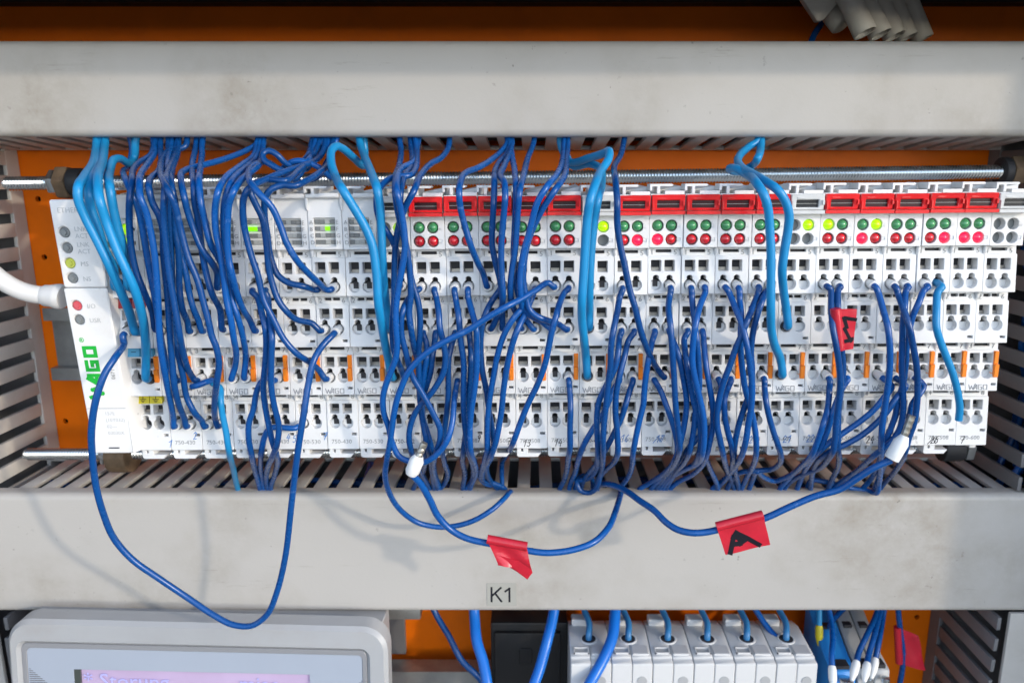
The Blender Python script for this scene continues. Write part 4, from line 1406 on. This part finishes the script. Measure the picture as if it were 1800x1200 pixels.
for k in range(7):
    y, h = random.uniform(306, 330), random.uniform(140, 160)
    inner([(x, y + random.uniform(-4, 4), h + random.uniform(-5, 5)) for x in range(-228, 230, 38)],
          'blue wire lying along inside the lower duct behind its slots')
for k in range(5):
    x, d = XR + random.uniform(6, 26), random.uniform(306, 330)
    inner([(x + random.uniform(-6, 6), d + random.uniform(-5, 5), h) for h in range(-10, 150, 20)],
          'blue wire running down inside the right vertical duct', rad=1.6)
for k in range(2):
    x, d = XL - random.uniform(6, 26), random.uniform(310, 330)
    inner([(x + random.uniform(-6, 6), d + random.uniform(-5, 5), h) for h in range(70, 140, 16)],
          'blue wire running down inside the left vertical duct', rad=1.6)
p0, p1 = at(1735, 862, 318), at(1790, 828, 330)
inner([p0 + Vector((-8, 0, 6)), p0, (p0 + p1) / 2, p1, p1 + Vector((12, 6, -2))], 'bright blue wire crossing at the corner of the lower and right ducts', 'm', 2.0)
p0, p1 = at(645, 838, 322), at(636, 866, 306)
inner([at(652, 815, 334), p0, p1, p1 + Vector((-2, 2, 12))], 'blue wire rising through a slot of the lower duct left of centre', 'd', 1.6)
# ------------------------------------------------------------------ red tape flags
def tape(label, pix, d0, folds, marks=None, name='tape_flag', thick=0.22, size=(16.5, 10.5)):
    """a flag of tape: photo outline at its own distance, gently wavy, two layers thick"""
    P = [at(x, y, d0) for x, y in pix]
    base = P[0].copy()
    t = thing(name, label, 'tape flag', *base, 'red tape flags')
    us = [p - base for p in P]
    # u along the wire (first edge), v down the flag; quads from a grid over the outline (4 corners)
    a, b, c, e = us
    NU, NV = 12, 10
    def pt(u, v, off):
        p = (a * (1 - u) + b * u) * (1 - v) + (e * (1 - u) + c * u) * v
        w = folds * (math.sin(3.1 * u + 4.0 * v) * 0.5 + 0.5 * math.sin(7 * u - 3 * v)) * v
        return p + Vector((0, off + w, 0))
    v, f = [], []
    for s in (0, 1):
        for i in range(NU + 1):
            for j in range(NV + 1):
                v.append(pt(i / NU, j / NV, s * thick))
    o1 = (NU + 1) * (NV + 1)
    idx = lambda s, i, j: s * o1 + i * (NV + 1) + j
    for i in range(NU):
        for j in range(NV):
            f.append((idx(0, i, j), idx(0, i + 1, j), idx(0, i + 1, j + 1), idx(0, i, j + 1)))
            f.append((idx(1, i, j), idx(1, i, j + 1), idx(1, i + 1, j + 1), idx(1, i + 1, j)))
    for i in range(NU):
        f.append((idx(0, i, 0), idx(1, i, 0), idx(1, i + 1, 0), idx(0, i + 1, 0)))
        f.append((idx(0, i, NV), idx(0, i + 1, NV), idx(1, i + 1, NV), idx(1, i, NV)))
    for j in range(NV):
        f.append((idx(0, 0, j), idx(0, 0, j + 1), idx(1, 0, j + 1), idx(1, 0, j)))
        f.append((idx(0, NU, j), idx(1, NU, j), idx(1, NU, j + 1), idx(0, NU, j + 1)))
    part('flag', MB().add(v, f), 'tape_red', t, smooth=50)
    # the turn of tape round the wire
    ax = (b - a)
    part('wrap', MB().tube([a + ax * (q / 6) + Vector((0, 0.9, 0)) for q in range(7)], 1.75, 14), 'tape_red', t, smooth=60)
    if marks:
        part('lettering', MB().strokes(marks[0], marks[1], 0.10, lambda u, vv, tt: tuple(pt(u / size[0], vv / size[1], -tt))), 'ink_black', t, smooth=0)
    return t


def fat(lines, n=5):
    out = []
    for ln in lines:
        q = []
        for (a0, b0), (a1, b1) in zip(ln[:-1], ln[1:]):
            q += [(a0 + (a1 - a0) * k / n, b0 + (b1 - b0) * k / n) for k in range(n)]
        out.append(q + [ln[-1]])
    return out


tape('red tape flag marked with a black letter A on the loose wire', [(1260, 927), (1342, 906), (1354, 957), (1275, 974)], 256.4, 0.5,
     (fat([[(1.9, 10.0), (4.6, 5.0), (6.0, 3.6), (6.8, 4.4), (9.2, 6.4), (12.6, 9.6)], [(4.4, 7.4), (6.2, 7.6), (8.6, 6.6)], [(5.4, 4.8), (6.6, 6.4)]]), 1.7))
crumpled = tape('torn crumpled red tape flag hanging below the loose wire', [(856, 949), (926, 962), (934, 1000), (876, 990)], 256.2, 1.6)
# its torn lower tongue
base = at(876, 985, 256)
P = [at(x, y, 256.0 + z) - base for x, y, z in ((874, 975, 0), (900, 983, -.4), (932, 992, 0), (936, 1006, .6), (927, 1018, 1.0), (908, 1004, .6), (888, 992, .2), (875, 993, .3))]
o0 = at(856, 949, 256.2)
n = len(P)
cen = sum(P, Vector()) / n + Vector((0, -0.9, 0))
v = [p + base - o0 for p in P] + [cen + base - o0] + [p + base - o0 + Vector((0, 0.3, 0)) for p in P] + [cen + base - o0 + Vector((0, 0.3, 0))]
f = [(k, (k + 1) % n, n) for k in range(n)] + [((k + 1) % n + n + 1, k + n + 1, 2 * n + 1) for k in range(n)] + \
    [(k, k + n + 1, (k + 1) % n + n + 1, (k + 1) % n) for k in range(n)]
part('torn_tongue', MB().add(v, f), 'tape_red', crumpled, smooth=40)
tape('red tape flag with black strokes on wire before the right modules', [(1470, 543), (1478, 616), (1500, 613), (1506, 543)], 252.0, 0.3,
     (fat([[(3.1, 2.7), (3.4, 4.2), (3.6, 5.6)], [(3.2, 2.2), (6.2, 3.0)], [(6.8, 2.2), (9.4, 3.6), (11.0, 4.7)], [(11.0, 2.2), (10.8, 4.0), (10.4, 5.2)]]), 1.25), size=(14.0, 6.0))
tape('dark red tape flag on a wire in the lower right corner', [(1579, 1103), (1582, 1166), (1627, 1178), (1613, 1115)], 322.0, 1.2)

# ------------------------------------------------------------------ white network cable
c0 = at(108, 521, 268)
pl = thing('network_cable', 'white network cable plugged into the left side of the coupler', 'cable', *c0)
pts = [at(x, y, d) - c0 for x, y, d in ((-60, 440, 262), (-25, 470, 263), (5, 494, 264), (35, 510, 266), (60, 517, 267), (85, 520, 268), (100, 521, 268))]
part('sheath', MB().tube(catmull(pts, 1.5), 3.3, 18), 'cable_white', pl, smooth=60)
pts = [at(x, y, 268) - c0 for x, y in ((76, 519), (80, 519.5), (90, 520), (100, 521), (106, 521), (112, 522))]
part('boot', MB().tube(pts, [3.5, 4.0, 4.1, 4.6, 4.7, 4.2], 20), 'cable_white', pl, smooth=40)

# ------------------------------------------------------------------ display in the lower left
hm = thing('display_panel', 'light grey operator display with rounded bezel in the lower left corner', 'display', -140, 279, 268)
def hx(px, py, d=279.0):
    p = at(px, py, d)
    return p.x + 140, p.z - 268
corner = [hx(8, 1089), hx(680, 1105)]
x0h, x1h = corner[0][0], corner[1][0]
hT = (corner[0][1] + corner[1][1]) / 2
slope = (corner[1][1] - corner[0][1]) / (x1h - x0h)
W2 = (x1h - x0h)
outer = rect(x0h, x1h, hT, hT + 96, 10.5, 8)
inner_r = rect(x0h + 5.5, x1h - 9.0, hT + 10.5, hT + 90, 2.6, 4)
tl = 0.24           # leans back: its top is farther away
ctr = (x0h + x1h) / 2
def hm_d(h):
    return -(h - hT) * tl * 0.5
bz = plate(outer, [inner_r], hm_d, 9.0, 1.6)
def sk(mb):
    mb.v = [(x, d, h + (x - ctr) * slope) for x, d, h in mb.v]
    return mb
part('bezel', sk(bz), 'hmi_grey', hm, smooth=40)
inner2 = rect(x0h + 7.6, x1h - 11.0, hT + 12.6, hT + 88, 2.0, 4)
part('rim', sk(plate(inner_r, [inner2], lambda h: hm_d(h) + 0.9, 4.0, 0.3)), 'hmi_rim', hm)
ih = hT + 12.7
sx0, sx1 = hx(133, 1172)[0], hx(546, 1182)[0]
sh = hx(133, 1172)[1] - (hx(133, 1172)[0] - ctr) * slope
part('front_foil', sk(plate(inner2, [rect(sx0, sx1, sh, sh + 60)], lambda h: hm_d(h) + 1.2, 2.0, 0.1)), 'hmi_panel', hm)
part('screen', sk(plate(rect(sx0 - 1, sx1 + 1, sh - 1, sh + 61), [], lambda h: hm_d(h) + 2.4, 0.6, 0.05)), 'screen', hm)
part('screen_frame', sk(plate(rect(sx0 + 0.1, sx0 + 2.6, sh + 0.1, sh + 60), [], lambda h: hm_d(h) + 1.25, 1.0, 0.05)), 'screen_edge', hm)
for s_, off in (('* Storung', 0), ('misc', 66.0)):
    tx = link('screen_text', text_mesh(s_, 9.4, 'screen_text', thick=0.05), hm)
    tx.location = ((sx0 + 3.6 + off) * MM, (hm_d(sh + 9) + 2.3) * MM, -(sh + 7.9 + (sx0 + 14 + off - ctr) * slope) * MM)
    tx.rotation_euler = (0, math.atan(slope), 0)
for side in (0, 1):
    ln = []
    for k in range(10):
        hh = ih + 9.2 + k * 0.85
        if side == 0:
            ln.append([(x0h + 8.2, hh), (x0h + 8.6 + k * 0.95, hh)])
        else:
            ln.append([(x1h - 11.5 - k * 0.95, hh + 2), (x1h - 11.3, hh + 2)])
    part('hatching', sk(MB().strokes(ln, 0.32, 0.04, lambda a, b, tt: (a, hm_d(b) + 1.2 - tt, b))), 'print_dark', hm, smooth=0)
part('housing', sk(MB().box(x0h + 4, x1h - 4, 7, 24, hT + 4, hT + 92)), 'hmi_grey', hm, 0.5)

# ------------------------------------------------------------------ fuse terminals
FD = 300.0
f0 = at(1003, 1103, 311)
for k in range(6):
    a, b = at(1003 + 72.6 * k, 1166, 289), at(1003 + 72.6 * (k + 1), 1166, 289)
    xa, xb = a.x + 0.15, b.x - 0.15
    w = xb - xa
    hh = a.z
    hb = at(1100, 1103, 312).z
    t = thing('fuse_block', 'white fuse terminal block, %s from the black housing' % (ORD[k] if k else 'first and next'), 'terminal block', xa, 289, hh + 60,
              'white terminal blocks at the bottom')
    if k == 0:
        t['label'] = 'white fuse terminal block right next to the black housing'
    # body profile in d-h: upright nose, shoulder, long sloping top
    pr = [(0, 0.6), (0.5, 0), (3.4, 0), (4.0, -0.9), (26, hb - hh + 0.5), (34, hb - hh + 3), (34, 60), (0, 60)]
    pr = [(d, h - 60) for d, h in pr]
    mid = w * 0.5

    def top_h(d):
        return -0.9 + (hb - hh + 1.4) * (d - 4.0) / 22.0 - 60
    part('body', MB().prism(pr, 0, mid - 0.1, 'dh'), 'block_white', t, 0.35)
    part('body', MB().prism([(d, h + 0.12) for d, h in pr], mid + 0.1, w, 'dh'), 'block_white', t, 0.35)
    # square screwdriver pit: raised frame round a dark well
    x1_, x2_, d1_, d2_ = 1.6, mid - 0.6, 5.4, 9.6
    fr = MB()
    for (xa_, xb_, da_, db_) in ((x1_, x2_, d1_, d1_ + 0.6), (x1_, x2_, d2_ - 0.5, d2_), (x1_, x1_ + 0.5, d1_, d2_), (x2_ - 0.5, x2_, d1_, d2_)):
        fr.add([(x, d, top_h(d) + u) for x in (xa_, xb_) for d in (da_, db_) for u in (-0.75, 0.4)],
               [(0, 1, 3, 2), (4, 6, 7, 5), (0, 4, 5, 1), (2, 3, 7, 6), (0, 2, 6, 4), (1, 5, 7, 3)])
    part('pit_frame', fr, 'block_white', t, 0.0)
    part('pit', MB().add([(x1_ + 0.4, d1_ + 0.4, top_h(d1_) - 0.1), (x2_ - 0.4, d1_ + 0.4, top_h(d1_) - 0.1), (x2_ - 0.4, d2_ - 0.4, top_h(d2_) - 0.06), (x1_ + 0.4, d2_ - 0.4, top_h(d2_) - 0.06)],
                         [(0, 1, 2, 3)]), 'terminal_grey', t, smooth=0)
    # scalloped shoulder beside the pit
    part('shoulder', MB().add([(x, d, top_h(d) + u) for x in (mid + 0.6, w - 1.2) for d, u in ((4.6, -0.8), (11.5, -0.12), (4.6, 0.3), (11.5, 0.3))],
                              [(0, 1, 3, 2), (4, 6, 7, 5), (0, 4, 5, 1), (2, 3, 7, 6), (0, 2, 6, 4), (1, 5, 7, 3)]), 'block_white', t, 0.25)
    # wire funnel: dark round opening with a rim
    fx, fd_ = mid, 16.0
    v, f = [], []
    N = 22
    for rr, up in ((4.1, 0.15), (3.9, -0.3), (3.3, -0.3), (3.0, 0.4)):
        for q in range(N):
            g = 2 * math.pi * q / N
            d = fd_ + rr * math.sin(g)
            v.append((fx + rr * math.cos(g), d, top_h(d) + up - 0.1))
    for i in range(3):
        for q in range(N):
            f.append((i * N + q, i * N + (q + 1) % N, (i + 1) * N + (q + 1) % N, (i + 1) * N + q))
    part('funnel_rim', MB().add(v, f), 'block_white', t, smooth=40)
    part('wire_funnel', MB().add([(fx + 3.2 * math.cos(2 * math.pi * q / N), fd_ + 3.2 * math.sin(2 * math.pi * q / N),
                                   top_h(fd_ + 3.2 * math.sin(2 * math.pi * q / N)) - 0.18) for q in range(N)], [tuple(range(N))]), 'hole_shade', t, smooth=0)
    part('test_slot', MB().lathe((mid + (w - mid) * 0.5, -0.25, -51.5), (mid + (w - mid) * 0.5, 1, -51.5), [(0, 2.2), (0.6, 2.2)]), 'terminal_grey', t)
    part('rear_clip', MB().box(1.5, mid, 25.5, 31, hb - hh - 62.5, hb - hh - 58), 'block_white', t, 0.4)
    # its wire
    top3 = Vector((xa + fx, 289 + fd_, hh + 60 + top_h(fd_) ))
    up_ = at(1027 + 68.5 * k, 1070, 318)
    wb = top3 + Vector((0, 0, 2))
    wt = thing('wire', 'light blue wire entering the %s white fuse block' % ORD[k], 'wire', *wb, 'wires into the fuse blocks')
    part('insulation', MB().tube(catmull([Vector((0, 0, 0)), top3 - wb + Vector((0, 0, -2)), (top3 + up_) / 2 - wb + Vector((1.2, -1, -1)), up_ - wb, up_ - wb + Vector((-1, 2, -8))]), 1.5, 10),
         'wire_steel', wt, smooth=60)
    if k == 5:
        up2 = at(1348, 1100, 312)
        wb2 = wb + Vector((-2.0, 0.3, 0))
        w2 = thing('wire', 'second dark blue wire squeezed into the sixth white fuse block', 'wire', *wb2, 'wires into the fuse blocks')
        part('insulation', MB().tube(catmull([Vector((0, 0, 0)), up2 - wb2, up2 - wb2 + Vector((-6, 8, -8))]), 1.4, 10), 'wire_blue', w2, smooth=60)

# black housing
bA, bB = at(862, 1094, 318), at(1000, 1094, 318)
bk = thing('power_supply', 'black plastic power supply housing left of the white fuse blocks', 'power supply', bA.x, 318, bA.z + 70)
part('body', MB().box(0, bB.x - bA.x - 0.5, 0, 30, -70, 0), 'black_plastic', bk, 1.2, seg=2)
part('front_plate', MB().box(2, bB.x - bA.x - 4, -2.5, -0.1, -66, 0), 'black_plastic', bk, 0.8, seg=2)
part('catch', MB().box(14, 20, -3.2, -2.6, -58, -50), 'black_plastic', bk, 0.2)

# grey clip above the display corner
gA = at(520, 1087, 322)
gc = thing('cable_clip', 'beige grey clip peeping out above the display corner', 'clip', gA.x, 322, gA.z)
part('clip_body', MB().box(0, 27, 0, 10, 0, 7), 'conduit_grey', gc, 1.5, seg=3)
part('clip_arm', MB().box(24, 60, 3, 12, -3, 2.5), 'rail_steel', gc, 0.8, seg=2)
gA = at(700, 1180, 330)
r2 = thing('mounting_rail', 'grey steel mounting rail in the lower gap right of display', 'rail', gA.x, 330, gA.z)
part('profile', MB().prism([(0, 0), (10, 0), (10, 10), (1, 10), (1, 34), (0, 34)], -10, 230, 'dh'), 'rail_steel', r2, smooth=30)

# blue and grey terminals
def clampblock(px0, px1, py, d, col, label):
    a, b = at(px0, py, d), at(px1, py, d)
    t = thing('clamp_terminal', label, 'terminal', a.x, d, a.z + 40, 'small clamp terminals')
    w = b.x - a.x - 0.25
    pr = [(-16, 6), (-10, 4), (-9, -2), (0, -4), (22, -14), (26, -12), (26, 40), (-16, 40)]
    pr = [(q, h - 40 + 4) for q, h in pr]
    part('body', MB().prism(pr, 0, w, 'dh'), col, t, 0.4)
    part('opening', MB().box(w * 0.22, w * 0.78, -8.2, -3, -39.9, -36.8), 'hole_shade', t, 0.2)
    part('opening', MB().box(w * 0.22, w * 0.78, 12, 17, -47.0, -42), 'hole_shade', t, 0.2)
    part('screw', MB().tube([(w * 0.5, -12.5, -36.5), (w * 0.5, -12.7, -34.5)], w * 0.28, 14), 'zinc', t, 0.1)
    return t


clampblock(1448, 1492, 1150, 308, 'terminal_blue', 'blue clamp terminal right of the white fuse blocks')
clampblock(1494, 1522, 1148, 308, 'terminal_grey', 'grey clamp terminal next to the blue one')
clampblock(1523, 1550, 1148, 308, 'terminal_grey', 'rightmost grey clamp terminal near the orange gap')


def drop(pix, label, col='d', collar=None, rad=1.3):
    P = [at(x, y, d) for x, y, d in pix]
    base = P[-1].copy()
    t = thing('wire', label, 'wire', *base, 'wires below the lower duct')
    part('insulation', MB().tube(catmull([p - base for p in P]), rad, 12), {'d': 'wire_blue', 'm': 'wire_mains', 'l': 'wire_azure'}[col], t, smooth=60)
    if collar:
        a = (P[-1] - P[-2]).normalized()
        part('ferrule', MB().tube([a * -1.0, a * 0.5, a * 4.5, a * 8.5], [rad * 1.15, rad * 1.45, rad * 1.4, rad * 0.6], 14), collar, t, smooth=50)


drop([(1455, 1060, 318), (1460, 1085, 314), (1464, 1120, 304), (1462, 1150, 296), (1463, 1174, 292)], 'dark blue wire with white collar going into the blue clamp terminal', 'd', 'ferrule_white')
drop([(1490, 1062, 330), (1474, 1078, 324), (1462, 1092, 320), (1458, 1105, 318)], 'dark blue wire crossing behind above the blue clamp terminal')
drop([(1440, 1060, 322), (1440, 1080, 320), (1440, 1102, 318)], 'light blue wire with yellow collar above the blue clamp terminal', 'l', 'ferrule_yellow')
drop([(1546, 1058, 318), (1540, 1080, 314), (1524, 1115, 304), (1510, 1145, 298), (1505, 1165, 294)], 'dark blue wire with white collar going into the left grey clamp terminal', 'd', 'ferrule_white')
drop([(1552, 1058, 318), (1545, 1085, 313), (1536, 1120, 304), (1527, 1150, 298), (1524, 1168, 294)], 'dark blue wire with white collar going into the right grey clamp terminal', 'd', 'ferrule_white')
drop([(1556, 1058, 320), (1551, 1090, 315), (1545, 1125, 306), (1538, 1160, 300)], 'dark blue wire hugging the rightmost collar over the grey terminals', 'd', 'ferrule_white')
drop([(1578, 1058, 324), (1580, 1085, 323), (1583, 1110, 323), (1588, 1150, 323), (1586, 1175, 323), (1580, 1210, 322), (1576, 1250, 322)], 'dark blue wire carrying the dark red tape flag in the corner')
drop([(832, 1050, 318), (834, 1082, 314), (838, 1125, 306), (849, 1162, 300), (857, 1205, 294), (862, 1250, 290)], 'thick bright blue cable left of the black power supply', 'm', None, 2.5)
drop([(976, 1050, 316), (972, 1082, 311), (962, 1125, 303), (950, 1170, 297), (938, 1205, 292), (925, 1250, 288)], 'thick bright blue cable in front of the black power supply', 'm', None, 2.5)
drop([(1082, 1050, 314), (1081, 1082, 308), (1077, 1117, 300), (1062, 1155, 292), (1036, 1202, 284), (1010, 1250, 280)], 'thick bright blue cable crossing in front of the white fuse blocks', 'm', None, 2.5)
drop([(755, 1055, 324), (768, 1082, 322), (789, 1117, 318), (811, 1159, 314), (841, 1189, 312), (860, 1215, 312)], 'thin dark blue wire slanting across the orange gap', 'd', None, 1.5)

# ------------------------------------------------------------------ conduit clamp at the top right
g0 = at(1500, 10, 322)
gl = thing('conduit_holder', 'grey plastic holder with five angled conduit sleeves at the top right', 'conduit holder', *g0)
ends = [(1521, 59, 311), (1548, 62, 318), (1573, 65, 325), (1594, 68, 332), (1622, 70, 338)]
starts = [(1487, -12, 316), (1512, -10, 323), (1538, -8, 330), (1562, -6, 336), (1592, -4, 341)]
for (ex, ey, ed), (sx, sy, sd_) in zip(ends, starts):
    a, b = at(sx, sy, sd_) - g0, at(ex, ey, ed) - g0
    L_ = (b - a).length
    part('sleeve', MB().lathe(a, b, [(0, 4.4), (L_ - 0.4, 4.5), (L_, 4.3), (L_ - 0.1, 3.6), (3, 3.5)]), 'conduit_grey', gl, smooth=50)
    ax_ = (b - a) / L_
    part('bore_shade', MB().lathe(b - ax_ * 5.0, b - ax_ * 4.0, [(0, 3.54), (0.6, 3.54)]), 'hole_shade', gl)  # dark plug painted as the shade inside the sleeve
for k, (sx, sy, d) in enumerate(((1535, 0, 322), (1562, 2, 329), (1588, 4, 335), (1612, 6, 340))):
    c = at(sx, sy, d) - g0
    fin = [(c.x - 7 + 9 * math.cos(q * math.pi / 10), c.z - 6 + 13 * math.sin(q * math.pi / 10)) for q in range(11)]
    part('fin', MB().prism(fin, c.y, c.y + 1.8), 'conduit_grey', gl, 0.3)
pa = [at(x, y, 318) - g0 for x, y in ((1405, -10), (1437, 38), (1447, 36), (1487, -10))]
part('plate', MB().prism([(p.x, p.z) for p in pa], pa[0].y, pa[0].y + 4), 'conduit_grey', gl, 0.6, seg=2)
c0, c1 = at(1458, 20, 326) - g0, at(1478, 45, 322) - g0
part('peg', MB().tube([c0, c1, c1 + (c1 - c0) * 0.1], [4.2, 4.2, 3.2], 16), 'conduit_grey', gl, smooth=50)
drop([(1420, 90, 330), (1432, 60, 332), (1445, 40, 335), (1450, 10, 338)], 'dark blue wire behind the conduit holder at the top right')

# ------------------------------------------------------------------ put every thing's origin at its own base
bpy.context.view_layer.update()
for o in list(COL.objects):
    if o.type != 'EMPTY' or o.parent:
        continue
    pts = []
    for ch in o.children:
        for cc in [ch] + list(ch.children):
            if cc.type == 'MESH':
                pts += [cc.matrix_world @ Vector(q) for q in cc.bound_box]
    if not pts:
        continue
    lo_ = Vector([min(p[k] for p in pts) for k in range(3)])
    hi_ = Vector([max(p[k] for p in pts) for k in range(3)])
    new = Vector(((lo_.x + hi_.x) / 2, (lo_.y + hi_.y) / 2, lo_.z))
    delta = o.rotation_euler.to_matrix().inverted() @ (new - o.location)
    o.location = new
    for ch in o.children:
        ch.location = ch.location - delta
bpy.context.view_layer.update()
